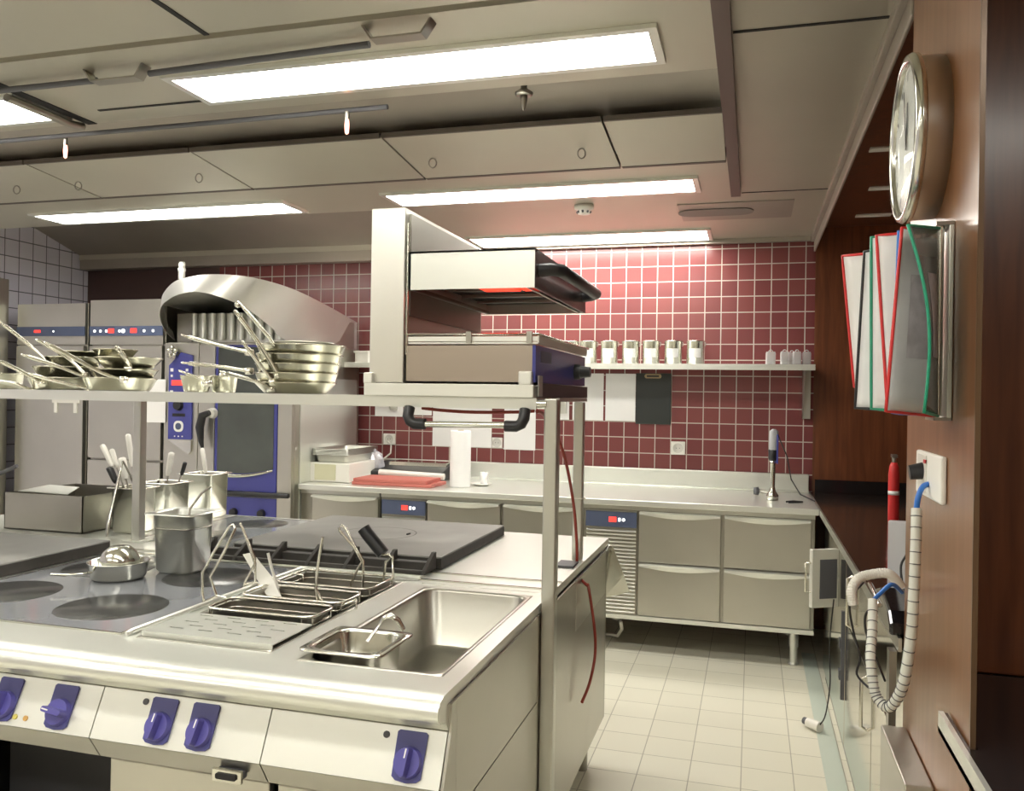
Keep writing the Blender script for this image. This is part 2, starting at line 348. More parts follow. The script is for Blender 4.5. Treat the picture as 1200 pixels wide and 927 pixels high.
for k in range(8): a = k*PI/4; mb.cyl((-.93+.033*math.cos(a), 4.68+.033*math.sin(a), 2.535), (-.93+.040*math.cos(a), 4.68+.040*math.sin(a), 2.545), .006, n=8)
mb.build('vent_slots', GREYD, t)
t = thing('ceiling_vent_plate', 'dark oblong hatch with an oval in the ceiling by the right corner', 'vent', (-.1, 4.95, 2.58))
B(-.42, 4.76, 2.574, .20, 5.20, 2.5795).build('plate', CEILD, t)
MB().prism(rrect(-.22, 4.97, .42, .18, .085, 8), 'Z', 2.568, 2.5735).build('oval_cover', plain('oval_grey', (.2, .18, .16), .5), t)
for k, (x, y) in enumerate([(.70, 5.55), (.69, 4.85), (.60, 4.1)]):
    B(x-.11, y-.03, 2.632, x+.09, y+.03, 2.6395).build('recess_vent_slot', WHITE)
for k, o in enumerate([o for o in bpy.data.objects if o.name.startswith('recess_vent_slot')]):
    tag(o, ['pale slot vent in the dark soffit nearest the folder rack', 'middle pale slot vent in the dark soffit beside the clock', 'pale slot vent in the soffit mostly behind the clock'][k], 'vent', 'soffit slot vents')

# ================================================================== BACK COUNTER
mb = MB(); mb.box(-2.862, 4.95, .865, .362, 5.885, .90); mb.box(-2.862, 5.85, .90, .362, 5.895, 1.015); mb.box(-2.862, 5.80, .9, .362, 5.85, .908)
mb.build('back_worktop', STEELT, bevel=.004); tag(bpy.data.objects['back_worktop'], 'long continuous stainless worktop with upstand along the red tiled wall', 'worktop')
def drawer(t, x0, x1, z0, z1, y=4.975):
    d = B(x0, y, z0, x1, y+.03, z1).build('drawer', STEELF, t, bevel=.003)
    n = 14; A = []; Bm = []
    for k in range(n+1):
        u = k/n; x = x0+.004+(x1-x0-.008)*u; sag = .022*math.sin(PI*u)+.010
        A.append((x, y-.001, z1+.004)); Bm.append((x, y-.030+.010*math.sin(PI*u), z1-sag))
    mb = MB(); mb.sheet(A, [(p[0], p[1]-.026, p[2]-.006) for p in A]); mb.sheet([(p[0], p[1]-.026, p[2]-.006) for p in A], Bm); mb.sheet(Bm, [(p[0], y-.002, p[2]-.002) for p in Bm])
    mb.build('handle_lip', STEELT, d)
def control(t, x0, x1, y=4.975):
    f = B(x0, y+.004, .222, x1, y+.03, .835).build('grille_panel', STEELD, t)
    mb = MB()
    for k in range(23):
        z = .232+k*.0215; mb.prism([(y+.004, z+.014), (y-.006, z+.006), (y-.006, z+.002), (y+.004, z)], 'X', x0+.008, x1-.008)
    mb.build('louvres', STEEL, f)
    B(x0+.004, y-.006, .735, x1-.004, y+.004, .825).build('control_strip', SLATE, f)
    w_ = x1-x0
    B(x0+.46*w_, y-.0085, .765, x0+.60*w_, y-.006, .795).build('digit_display', LEDR, f)
    mb = MB(); mb.cyl((x0+.74*w_, y-.007, .78), (x0+.74*w_, y-.0095, .78), .009, n=14); mb.box(x0+.64*w_, y-.0095, .77, x0+.68*w_, y-.006, .79); mb.build('indicator', LEDW, f)
def fridge_counter(x0, x1, cx, ds, label):
    t = thing('refrigerated_counter', label, 'refrigerated counter', ((x0+x1)/2, 5.4, 0), 'refrigerated counters under the back worktop')
    B(x0, 5.0, .205, x1, 5.80, .862).build('body', STEELD, t); B(x0, 4.972, .196, x1, 5.0, .221).build('bottom_rail', STEELT, t)
    B(x0, 4.985, .838, x1, 5.0, .864).build('top_rail', STEEL, t)
    if cx: control(t, *cx)
    for a, b_ in ds: drawer(t, a, b_, .54, .832); drawer(t, a, b_, .226, .527)
    for x in (x0+.10, x1-.10):
        for y in (5.07, 5.70):
            mb = MB(); mb.cyl((x, y, .10), (x, y, .205), .026); mb.cyl((x, y, .004), (x, y, .11), .021); mb.cyl((x, y, 0), (x, y, .012), .030, .026); mb.build('leg', STEELT, t)
fridge_counter(-.965, .345, (-.95, -.64), [(-.63, -.163), (-.145, .325)], 'right refrigerated counter with two drawer stacks beside its blue control strip')
fridge_counter(-2.285, -.975, (-2.275, -1.97), [(-1.96, -1.482), (-1.46, -.98)], 'middle refrigerated counter, its drawer tops seen behind the black cooking plate')
fridge_counter(-2.862, -2.295, None, [(-2.77, -2.30)], 'left drawer counter between the tall oven and the grilles')
obj1(MB().tube([(-.74, 5.05, .16), (-.74, 5.10, .10), (-.78, 5.2, .03), (-.86, 5.28, .012)], .010), 'drain_pipe', WHITE, 'thin white drain pipe slanting to the floor under the right refrigerated counter', 'pipe')

# wall shelf with brackets
t = thing('wall_shelf', 'long steel shelf fixed on the red tiled wall, holding canisters', 'shelf', (-1.3, 5.75, 1.70))
mb = MB(); mb.box(-3.0, 5.60, 1.715, .375, 5.895, 1.728); mb.box(-3.0, 5.60, 1.690, .375, 5.612, 1.715); mb.build('board', STEELT, t, bevel=.002)
for x in (.34, -1.30, -2.6):
    mb = MB(); mb.prism([(5.63, 1.713), (5.895, 1.713), (5.895, 1.38), (5.86, 1.38)], 'X', x-.025, x-.022); mb.box(x-.025, 5.865, 1.38, x+.025, 5.895, 1.713); mb.build('bracket', STEEL, t)
# canisters
ct = thing('canister', 'steel canister with white label, rightmost of the row on the shelf', 'canister', (0, 0, 0), 'steel canisters on the wall shelf', local=True)
MB().lathe([(.001, .002), (.056, .0), (.058, .004), (.058, .150), (.060, .152), (.060, .156), (.058, .158), (.055, .158), (.055, .15), (.001, .15)]).build('body', POLISH, ct)
mb = MB(); A = [(.0595*math.cos(a), .0595*math.sin(a)) for a in [math.radians(-130+80*k/10) for k in range(11)]]
mb.sheet([(x, y, .045) for x, y in A], [(x, y, .105) for x, y in A]); mb.build('label', PAPER, ct)
MB().tube([(.059, 0, .12), (.064, 0, .13), (.064, 0, .145), (.059, 0, .15)], .003, 6).build('clip', STEELD, ct)
xs = [at(px, 410, 5.74).x for px in (815, 789, 763, 739, 714, 690, 669)]
labs = ['rightmost of the row on the shelf', 'second from the right in the row', 'third from the right in the row', 'middle one of the row of seven', 'third from the left in the row', 'second from the left, by the grill knob', 'leftmost, mostly hidden behind the salamander grill']
for k, x in enumerate(xs):
    if k == 0: ct.location = (x, 5.74, 1.728)
    else: dup(ct, (x, 5.74, 1.728), label='steel canister with white label, '+labs[k])
jr = thing('spice_jar', 'small clear jar alone, left of the jars at the shelf end', 'jar', (0, 0, 0), 'small jars at the right shelf end', local=True)
MB().prism(rrect(0, 0, .062, .062, .01), 'Z', 0, .075).build('glass_body', GLASSJ, jr)
MB().prism(rrect(0, 0, .050, .050, .01), 'Z', .005, .05).build('contents', SKETCH, jr)
mb = MB(); mb.prism(rrect(0, 0, .056, .056, .012), 'Z', .075, .083); mb.tube(arc((0, 0, .083), .012, 0, 180, 8), .003, 6); mb.build('lid', GLASSJ, jr)
for k, px in enumerate((903, 919, 928, 933, 941)):
    x = at(px, 415, 5.74).x+(.002 if k == 3 else 0)
    if k == 0: jr.location = (x, 5.70, 1.728)
    else: dup(jr, (x+.02*(k == 4), (5.67, 5.76, 5.67, 5.70)[k-1], 1.728), label=['small clear jar, front left of the cluster at the shelf end', 'small clear jar, hindmost of the cluster', 'small clear jar between front left and the last', 'small clear jar, last one at the right shelf end'][k-1], scale=(.85, .85, 1))
t = thing('food_container', 'white square tub on the wall shelf left of the grill column', 'container', at(424, 424, 5.74))
q = at(428, 424, 5.74); mb = MB(); mb.prism(rrect(q.x, 5.74, .12, .12, .015), 'Z', 1.729, 1.80); mb.build('tub', WHITE, t); MB().prism(rrect(q.x, 5.74, .14, .14, .02), 'Z', 1.80, 1.815).build('lid', WHITE, t)

# wall papers, sockets
def paper(x0, x1, z0, z1, label, mat=PAPER, y=5.894):
    return obj1(B(x0, y-.003, z0, x1, y, z1), 'paper_sheet', mat, label, 'paper', 'papers on the red tiled wall')
paper(-.995, -.785, 1.337, 1.668, 'blank white sheet on the red wall beside the black clipboard')
t = paper(-1.23, -1.01, 1.337, 1.668, 'white sheet partly behind the grill knob, left of the blank sheet')
mb = MB()
for k in range(9): mb.box(-1.20, 5.8895, 1.40+k*.026, -1.16-.02*(k % 3), 5.8905, 1.404+k*.026)
mb.build('printed_lines', GREYD, t)
paper(-2.76, -2.53, 1.33, 1.5, 'leftmost white sheet hanging just below the rack shelf')
paper(-2.52, -2.30, 1.345, 1.5, 'small white sheet behind the left black rail bracket')
paper(-2.29, -1.83, 1.118, 1.48, 'wide white sheet behind the standing paper roll')
paper(-1.735, -1.50, 1.11, 1.48, 'white sheet right of the small wall socket, behind the rail')
paper(-1.33, -1.255, 1.337, 1.6, 'narrow white sheet between the two right rack posts')
t = thing('clipboard', 'black clipboard hanging under the wall shelf', 'clipboard', (-.66, 5.89, 1.5))
B(-.782, 5.884, 1.32, -.540, 5.895, 1.672).build('board', plain('clipboard_black', (.02, .024, .022), .4), t, bevel=.003)
mb = MB(); mb.prism([(p[0], p[1]) for p in rrect(-.665, 1.652, .115, .03, .014)], 'Y', 5.875, 5.884); mb.build('clip', BRASS, t)
MB().prism([(p[0], p[1]) for p in rrect(-.665, 1.652, .085, .012, .005)], 'Y', 5.8735, 5.875).build('clip_slot', BLACK, t)
def socket(x0, x1, z0, z1, label):
    t = thing('wall_socket', label, 'wall socket', ((x0+x1)/2, 5.89, (z0+z1)/2), 'white wall sockets on the red tiles')
    B(x0, 5.883, z0, x1, 5.898, z1).build('plate', WHITE, t, bevel=.003)
    cx, cz = (x0+x1)/2, (z0+z1)/2
    MB().lathe([(.034, 5.882), (.034, 5.8825), (.030, 5.880), (.028, 5.8825), (.001, 5.8825)], (cx, 0, cz), 24, 'Y').build('insert', plain('socket_insert', (.6, .58, .53), .4), t)
    mb = MB(); mb.cyl((cx-.010, 5.8825, cz), (cx-.010, 5.881, cz), .003, n=8); mb.cyl((cx+.010, 5.8825, cz), (cx+.010, 5.881, cz), .003, n=8); mb.build('pin_hole', BLACK, t)
socket(-.535, -.44, 1.115, 1.205, 'white socket on the red tiles right of the clipboard')
socket(-2.685, -2.59, 1.118, 1.20, 'white socket with a plugged white cable, above the plastic bag')
socket(-1.825, -1.745, 1.12, 1.195, 'white socket between the two bigger paper sheets')

# counter items on the back worktop
def gn(mb, cx, cy, w_, d, h, z, flange=.014, taper=.93, r=.03, th=.002, depthfloor=.004):
    L = lambda ww, dd, zz, rr=r: [(x, y, zz) for x, y in rrect(cx, cy, ww, dd, rr)]
    f = flange
    mb.loft([L(w_+2*f, d+2*f, z+h-.004, r*.6), L(w_+2*f, d+2*f, z+h, r*.6), L(w_, d, z+h), L(w_-.004, d-.004, z+h-.006), L(w_*taper, d*taper, z+.012, r*.9), L(w_*taper-.02, d*taper-.02, z+depthfloor, r*.8)], cap1=True)
    mb.loft([L(w_+2*f, d+2*f, z+h-.004, r*.6), L(w_+.002, d+.002, z+h-.004), L(w_*taper+.004, d*taper+.004, z+.010, r*.9), L(w_*taper-.012, d*taper-.012, z, r*.8)], cap1=True)
    return mb
t = thing('tray_stack_box', 'white open crate under the steel pans at the left end of the back worktop', 'crate', (-2.6, 5.35, .90))
x0, x1 = at(362, 563, 5.13).x, at(410, 563, 5.13).x
mb = MB(); mb.plate(x0, 5.12, x1, 5.62, .902, 1.03, []); mb.build('crate_body', WHITE, t, bevel=.006)
B(x0+.05, 5.114, .915, x1-.10, 5.12, 1.02).build('label', plain('tape_yellow', (.62, .60, .42), .6), t)
gp = thing('steel_tray', 'steel food pan, topmost of the stack on the white crate', 'food pan', ((x0+x1)/2, 5.37, 1.03), 'steel pans stacked on the white crate', local=True)
gn(MB(), 0, 0, .24, .46, .055, 0).build('pan', STEEL, gp)
for k in range(5): dup(gp, ((x0+x1)/2, 5.37, 1.031+.0075*k), label='steel food pan, %s of the stack on the white crate' % ['lowest', 'second', 'third', 'fourth', 'fifth'][k])
gp.location = ((x0+x1)/2, 5.37, 1.0686)
# plastic bag
q = at(440, 535, 5.55); mb = MB(); vs = []
for i in range(9):
    for k in range(14):
        th = PI*i/8; ph = 2*PI*k/14; r = .065*(1+.25*random.uniform(-1, 1)); vs.append((q.x+r*math.sin(th)*math.cos(ph)*1.0, q.y+r*math.sin(th)*math.sin(ph)*.7, .995+.10*math.cos(th)*(1+.15*random.uniform(-1, 1))))
mb.add(vs, [(i*14+k, i*14+(k+1) % 14, (i+1)*14+(k+1) % 14, (i+1)*14+k) for i in range(8) for k in range(14)], False)
obj1(mb, 'plastic_bag', thin_glass('bag_film', (.75, .75, .82), .2, .6), 'crumpled translucent plastic bag beside the stacked pans', 'bag')
obj1(MB().tube([(-2.64, 5.878, 1.14), (-2.60, 5.84, 1.12), (-2.585, 5.8, 1.06), (-2.62, 5.76, 1.02), (-2.68, 5.72, .99)], .006), 'white_cable', WHITE, 'white cable from the wall socket down towards the plastic bag', 'cable')
# black device with white roll
t = thing('film_dispenser', 'black flat machine on the back worktop behind the red board', 'dispenser', (-2.2, 5.6, .90))
xa, xb = at(442, 560, 5.62).x, at(527, 560, 5.62).x
mb = MB(); mb.prism([(5.45, .902), (5.80, .902), (5.80, 1.01), (5.70, 1.01), (5.45, .955)], 'X', xa, xb); mb.build('housing', BLACK, t, bevel=.006)
B(xa+.10, 5.60, .99, xb-.02, 5.79, 1.016).build('glass_cover', POLISH, t)
xa, xb = at(444, 555, 5.36).x, at(520, 555, 5.36).x
obj1(MB().cyl((xa, 5.37, .957), (xb, 5.37, .945), .022), 'rolled_film', WHITE, 'cream film roll lying behind the red cutting board', 'roll')
xa, xb = at(412, 566, 5.06).x, at(499, 570, 5.06).x
for k in range(2): obj1(B(xa+.01*k, 5.06, .901+.0215*k, xb+.04*(1-k), 5.33, .922+.0215*k), 'cutting_board', CUT, ['red cutting board, the lower one of the pair', 'red cutting board, the upper one of the pair'][k], 'cutting board', 'red cutting boards', bevel=.004)
q = at(539, 570, 5.22)
t = thing('paper_towel_roll', 'tall white paper towel roll standing on the back worktop', 'paper roll', (q.x, q.y, .90))
MB().lathe([(.02, .901), (.066, .901), (.068, .91), (.068, 1.26), (.066, 1.268), (.02, 1.268), (.02, .901)], (q.x, q.y, 0), 32).build('paper', PAPER, t); MB().lathe([(.018, .905), (.021, .905), (.021, 1.272), (.018, 1.272), (.018, .905)], (q.x, q.y, 0), 20).build('core', BRASS, t)
q = at(564, 566, 5.35)
t = thing('saucer', 'small white saucer right of the paper roll', 'saucer', (q.x, q.y, .90))
MB().lathe([(.001, .904), (.035, .903), (.07, .918), (.072, .916), (.04, .901), (.001, .901)], (q.x, q.y, 0)).build('dish', WHITE, t)
q2 = (q.x+.018, q.y+.01)
obj1(MB().lathe([(.001, .908), (.026, .908), (.030, .99), (.028, .99), (.0245, .912), (.001, .912)], (*q2, 0), 24), 'drinking_glass', GLASSJ, 'small clear glass standing on the white saucer', 'glass')
# stick blender
q = at(905, 585, 5.30)
t = thing('stick_blender', 'silver and blue stick blender standing upright near the right worktop end', 'blender', (q.x, q.y, .90))
zt = at(907, 503, 5.3).z
MB().lathe([(.001, .902), (.034, .902), (.036, .93), (.020, .955), (.014, .98), (.016, 1.12), (.022, 1.135), (.001, 1.135)], (q.x, q.y, 0), 24).build('shaft', POLISH, t)
MB().lathe([(.020, 1.134), (.027, 1.15), (.027, 1.20), (.020, 1.21)], (q.x, q.y, 0), 24).build('grip', BLACK, t)
mb = MB(); mb.loft([[(x, y, z) for x, y in rrect(q.x+o, q.y, w_, .05, .02)] for z, w_, o in ((1.19, .045, 0), (1.25, .050, .002), (1.31, .052, .004), (zt-.01, .046, .004), (zt, .02, .004))], cap0=True, cap1=True); mb.build('motor_housing', GREY, t)
mb = MB(); mb.box(q.x+.020, q.y-.026, 1.12, q.x+.030, q.y+.012, zt-.03); mb.build('blue_side', BLUE, t, bevel=.004)
MB().tube([(q.x+.02, q.y+.02, zt-.02), (q.x+.09, q.y+.25, 1.15), (q.x+.12, q.y+.33, 1.00), (q.x+.17, q.y+.2, .92), (q.x+.24, q.y-.0, .906)], .004, 6).build('cord', BLACK, t)
q = at(893, 572, 5.5); t = thing('whisk_attachment', 'dark blender attachment lying left of the stick blender', 'attachment', (q.x, q.y, .9))
MB().tube([(q.x-.02, q.y, .93), (q.x+.03, q.y-.01, .925), (q.x+.05, q.y-.02, .922)], .009).build('stem', STEELD, t)
MB().lathe([(.001, 0-.03), (.022, -.028), (.026, 0), (.001, .012)], (q.x-.022, q.y, .93), 16, 'X').build('head', GREYD, t)
q = at(930, 588, 5.2); obj1(MB().tube([(q.x-.04, q.y, .906), (q.x, q.y+.05, .906), (q.x+.05, q.y+.03, .906), (q.x+.02, q.y-.02, .908), (q.x-.03, q.y-.03, .906)], .005), 'cable_coil', BLACK, 'loose black cable coil in the right worktop corner', 'cable')

# ================================================================== LEFT UNITS
def tall_fridge(x0, x1, ztop, label, kind):
    t = thing('upright_refrigerator', label, 'refrigerator', ((x0+x1)/2, 5.3, 0), 'upright refrigerators at the left')
    B(x0, 4.93, .10, x1, 5.80, ztop).build('cabinet', STEELD, t, bevel=.004)
    B(x0+.004, 4.905, 1.815, x1-.004, 4.93, ztop-.004).build('header', STEELF, t)
    st = B(x0+.004, 4.898, 1.875, x1-.004, 4.905, 1.942).build('control_strip', SLATE, t)
    mb = MB(); mr = MB()
    w_ = x1-x0
    if kind: 
        for u in (.08, .16, .24, .42, .47, .75, .87): mb.cyl((x0+u*w_, 4.898, 1.908), (x0+u*w_, 4.895, 1.908), .009 if u != .47 else .014, n=12)
        mr.box(x0+.27*w_, 4.895, 1.895, x0+.345*w_, 4.898, 1.925); mr.box(x0+.57*w_, 4.895, 1.895, x0+.65*w_, 4.898, 1.925)
    else:
        mb.cyl((x0+.55*w_, 4.898, 1.908), (x0+.55*w_, 4.895, 1.908), .006, n=12); mr.box(x0+.27*w_, 4.895, 1.900, x0+.36*w_, 4.898, 1.918)
    mb.build('indicator', LEDW, st); mr.build('digit_display', LEDR, st)
    if kind: B(x0+.006, 4.895, 1.02, x1-.006, 4.93, 1.805).build('door', STEELF, t, bevel=.003); B(x0+.006, 4.895, .12, x1-.006, 4.93, 1.005).build('door', STEELF, t, bevel=.003)
    else: B(x0+.006, 4.895, .12, x1-.006, 4.93, 1.805).build('door', STEELF, t, bevel=.003)
    for x in (x0+.06, x1-.06):
        for y in (5.0, 5.72): MB().cyl((x, y, 0), (x, y, .10), .02).build('foot', STEELD, t)
    return t
tall_fridge(-4.50, -3.885, 2.13, 'tall steel refrigerator with a row of red and white lights, left of the oven', 1)
tall_fridge(-5.14, -4.535, 2.11, 'tall steel refrigerator with a single red light, second from the left edge', 0)
t = thing('steel_cabinet', 'plain steel cabinet side cut off by the left photo edge', 'cabinet', (-5.3, 4.5, 0))
B(-5.42, 4.80, .02, -5.19, 4.88, 2.285).build('body', STEELF, t, bevel=.004); B(-5.425, 4.78, .02, -5.178, 4.80, 2.287).build('door', STEELF, t); MB().cyl((-5.2, 4.772, .3), (-5.2, 4.772, 2.2), .008).build('edge_bar', POLISH, t)
obj1(B(-4.03, 4.889, 1.28, -3.85+.0, 4.892, 1.575), 'paper_sheet', PAPER, 'white sheet on the refrigerator door left of the blue oven panel', 'paper', 'papers on the refrigerators')
t = thing('paper_holder', 'white holder with two prongs on the left refrigerator door', 'holder', (-4.68, 4.88, 1.4))
B(-4.80, 4.886, 1.40, -4.565, 4.893, 1.53).build('plate', WHITE, t); B(-4.78, 4.884, 1.33, -4.755, 4.893, 1.40).build('prong', WHITE, t); B(-4.61, 4.884, 1.33, -4.585, 4.893, 1.40).build('prong', WHITE, t)
# combi oven
t = thing('combi_oven', 'tall combi oven with a blue framed glass door, beneath the curved steel hood', 'oven', (-3.36, 5.3, 0))
B(-3.87, 4.92, .60, -2.875, 5.85, 1.83).build('body', STEELF, t, bevel=.008)
B(-2.874, 4.98, .62, -2.868, 5.80, 1.60).build('side_panel', STEELT, t)
B(-3.87, 4.90, .86, -3.60, 4.925, 1.825).build('front_panel', STEELF, t, bevel=.004)
p = MB().prism([(-3.825, 1.17), (-3.64, 1.17), (-3.64, 1.74), (-3.73, 1.76), (-3.825, 1.67)], 'Y', 4.888, 4.90).build('control_panel', BLUE, t)
mb = MB(); mb.cyl((-3.74, 4.888, 1.40), (-3.74, 4.862, 1.40), .036, .030); mb.build('dial', BLACK, p)
mb = MB(); mb.prism(rrect(-3.74, 1.258, .075, .075, .03), 'Y', 4.884, 4.888); mb.build('key_pad', PAPER, p); MB().prism(rrect(-3.74, 1.258, .045, .045, .02), 'Y', 4.882, 4.884).build('key_centre', SLATE, p)
mb = MB(); mb.box(-3.79, 4.885, 1.325, -3.69, 4.888, 1.345); mb.build('slot', BLACK, p)
B(-3.80, 4.8855, 1.535, -3.70, 4.888, 1.57).build('digit_display', LEDR, p)
mb = MB()
for x, z, s in ((-3.80, 1.64, .022), (-3.80, 1.60, .016), (-3.80, 1.49, .022), (-3.80, 1.44, .018), (-3.68, 1.64, .018), (-3.77, 1.19, .008), (-3.74, 1.19, .008), (-3.71, 1.19, .008)): mb.box(x-s/2, 4.885, z-s/2, x+s/2, 4.888, z+s/2)
mb.build('key', PAPER, p)
MB().prism([(-3.825, 1.165), (-3.64, 1.165), (-3.64, 1.09), (-3.66, 1.07)], 'Y', 4.885, 4.90).build('sloped_guard', POLISH, t)
d = MB().box(-3.455, 4.885, .84, -2.985, 4.918, 1.81).build('door', BLUE, t, bevel=.004)
B(-3.585, 4.885, .86, -3.46, 4.918, 1.81).build('door_frame', STEELF, t, bevel=.003); B(-2.98, 4.885, .60, -2.876, 4.918, 1.81).build('door_frame', STEELF, t, bevel=.003)
mb = MB(); n = 10; pts = [(-3.432, 1.795), (-3.432, .965)]+[(-3.432+.424*k/n, .965-.02*math.sin(PI*k/n)+.03*k/n) for k in range(1, n+1)]+[(-3.008, 1.795)]
mb.prism(pts, 'Y', 4.882, 4.885); mb.build('window', OVENGL, d)
mb = MB(); mb.sheet([(-3.44+.43*k/n, 4.880, .962-.022*math.sin(PI*k/n)+.03*k/n) for k in range(n+1)], [(-3.44+.43*k/n, 4.875, .935-.022*math.sin(PI*k/n)+.045*k/n) for k in range(n+1)]); mb.build('drip_lip', POLISH, d, solid=.003)
h = at(241, 492, 4.86); mb = MB(); mb.cyl((h.x+.04, 4.885, h.z+.045), (h.x+.04, 4.85, h.z+.045), .036, .032); mb.build('handle_rosette', WHITE, t)
mb = MB(); mb.tube([(h.x+.05, 4.83, h.z+.05), (h.x-.0, 4.825, h.z+.03), (h.x-.02, 4.825, h.z-.05), (h.x-.008, 4.825, h.z-.14), (h.x+.002, 4.83, h.z-.19)], [.018, .027, .028, .018, .008], 12); mb.build('handle', BLACK, t)
B(-3.585, 4.89, .62, -2.985, 4.918, .80).build('lower_panel', BLUE, t)
mb = MB(); mb.tube([(-3.58, 4.86, .825), (-3.2, 4.86, .826), (-2.88, 4.86, .828)], .016); mb.build('lower_bar', BLACK, t)
for x in (-3.30, -3.09): MB().cyl((x, 4.89, .70), (x, 4.865, .70), .028, .024).build('knob', BLACK, t)
B(-3.86, 4.95, .08, -2.88, 5.80, .60).build('stand', STEELD, t)
for x in (-3.80, -2.94):
    for y in (5.0, 5.75): MB().cyl((x, y, 0), (x, y, .08), .022).build('foot', STEELD, t)
# curved hood visor over the oven
HOODM = plain('hood_steel', (.84, .83, .79), .32, .8, noise=.02, scale=2)
t = thing('oven_hood', 'big curved steel hood jutting out over the combi oven', 'hood', (-3.35, 5.2, 1.84))
pairs = [((196, 366, 5.0), (205, 399, 5.0)), ((191, 356, 4.88), (194, 388, 4.92)), ((190, 348, 4.75), (187, 372, 4.78)), ((196, 338, 4.6), (190, 358, 4.62)), ((207, 329, 4.47), (203, 348, 4.46)), ((226, 324, 4.36), (216, 343.5, 4.36)),
         ((250, 321.5, 4.3), (232, 342, 4.3)), ((285, 323.5, 4.33), (258, 348, 4.28)), ((318, 330.5, 4.47), (288, 361, 4.38)), ((350, 341.5, 4.72), (315, 381, 4.6)), ((385, 359, 5.25), (345, 403, 4.92)), ((418, 378, 5.89), (418, 410, 5.88))]
def smooth_pts(P, m=5):
    out = []
    for i in range(len(P)-1):
        p0, p1, p2, p3 = P[max(i-1, 0)], P[i], P[i+1], P[min(i+2, len(P)-1)]
        for k in range(m):
            u = k/m; out.append(.5*((2*p1)+(p2-p0)*u+(2*p0-5*p1+4*p2-p3)*u*u+(3*p1-p0-3*p2+p3)*u**3))
    return out+[P[-1]]
TP = smooth_pts([at(*a) for a, b_ in pairs]); BP = smooth_pts([at(*b_) for a, b_ in pairs])
MB().sheet(BP, TP).build('visor', HOODM, t, solid=.004)
md = t.children[0].modifiers.new('e', 'EDGE_SPLIT'); md.split_angle = .8
n = len(TP); back = [Vector((min(-2.95, TP[k].x+0), 5.89, 2.06)) for k in range(n)]
MB().sheet(TP, [Vector((-3.9+.95*k/(n-1), 5.88, TP[-1].z)) for k in range(n)], smooth=False).build('top_sheet', HOODM, t)
mb = MB(); mb.box(-3.83, 4.99, 1.835, -2.90, 5.80, 2.03); mb.build('filter_box', STEEL, t)
fr = B(-3.83, 4.975, 1.835, -3.715, 4.99, 2.03).build('filter_frame', STEELD, t)
for k in range(11): MB().cyl((-3.69+k*.074, 4.972, 1.85), (-3.69+k*.074, 4.972, 2.03), .017, n=14).build('filter_slat', STEELT, t)
q = at(213, 322, 4.75); MB().lathe([(.001, 0), (.022, 0), (.022, .05), (.026, .055), (.026, .07), (.020, .075), (.022, .10), (.018, .115), (.001, .118)], (q.x, q.y, q.z-.03), 20).build('pipe_stub', STEELT, t)
q = at(203, 413, 4.88)
mb = MB()
for k in range(5): a = k*2*PI/5+.3; mb.lathe([(.001, -.02), (.017, -.01), (.017, .01), (.001, .02)], (q.x+.028*math.cos(a), q.y-.01, q.z+.028*math.sin(a)), 10)
mb.cyl((q.x, q.y+.02, q.z), (q.x, q.y-.03, q.z), .014); obj1(mb, 'star_knob', POLISH, 'small star shaped metal knob below the hood corner', 'knob')

# ================================================================== ISLAND
YI = 1.60; XI = -.582
# -- front worktop with the two wells
well = (-1.43, 1.72, -1.06, 2.52); sink = (-.975, 1.69, -.625, 2.46)
t = thing('island_worktop', 'bright stainless worktop of the cooking island with a rounded front edge', 'worktop', (-1.6, 2.5, .86))
mb = MB(); mb.plate(-3.4, YI, XI, 3.58, .875, .90, [well, sink]); mb.build('slab', STEELT, t)
prof = [(1.601, .90), (1.58, .8995), (1.563, .893), (1.552, .883), (1.548, .870), (1.551, .858), (1.562, .850), (1.585, .846), (1.600, .836), (1.612, .820), (1.64, .820), (1.64, .874), (1.601, .874)]
mb = MB(); mb.prism(prof, 'X', -3.4, XI); o = mb.build('front_nosing', STEELT, t)
for p_ in o.data.polygons: p_.use_smooth = len(p_.vertices) == 4
md = o.modifiers.new('e', 'EDGE_SPLIT'); md.split_angle = .9
for z_, x0_, x1_, y_ in ((.9015, -1.03, XI, 2.545), (.9015, -3.4, -1.03, 2.60), (.9015, -3.4, XI, 2.655)):
    B(x0_, y_, .8995, x1_, y_+.012, .904).build('ridge', POLISH, t)
B(-1.0, 2.50, .899, -.60, 2.508, .9025).build('ridge', STEELT, t)
# -- units
def unit(x0, x1, label, kind):
    t = thing('cooking_unit', label, 'cooking unit', ((x0+x1)/2, 2.0, 0), 'units of the island front')
    g = .0015
    mb = MB()
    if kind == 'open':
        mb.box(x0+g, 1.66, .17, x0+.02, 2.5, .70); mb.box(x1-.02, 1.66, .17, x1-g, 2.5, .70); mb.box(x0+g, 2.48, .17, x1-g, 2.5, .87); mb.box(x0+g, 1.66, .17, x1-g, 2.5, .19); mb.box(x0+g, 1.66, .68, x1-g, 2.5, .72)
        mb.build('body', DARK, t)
    else:
        mb.box(x0+g, 1.645, .17, x1-g, 2.53, .62); mb.build('body', STEELF, t)
    # slanted control fascia
    mb = MB(); mb.prism([(1.612, .818), (1.565, .718), (1.645, .718), (1.645, .818)], 'X', x0+g, x1-g); pn = mb.build('control_panel', PANELW, t)
    mb = MB(); mb.prism([(1.567, .716), (1.600, .664), (1.645, .664), (1.645, .716)], 'X', x0+g, x1-g); mb.build('lower_strip', STEELF, t)
    if kind != 'open':
        dr = B(x0+.012, 1.618, .18, x1-.008, 1.643, .655).build('door', STEELF, t, bevel=.004)
    else: dr = None
    return t, pn, dr
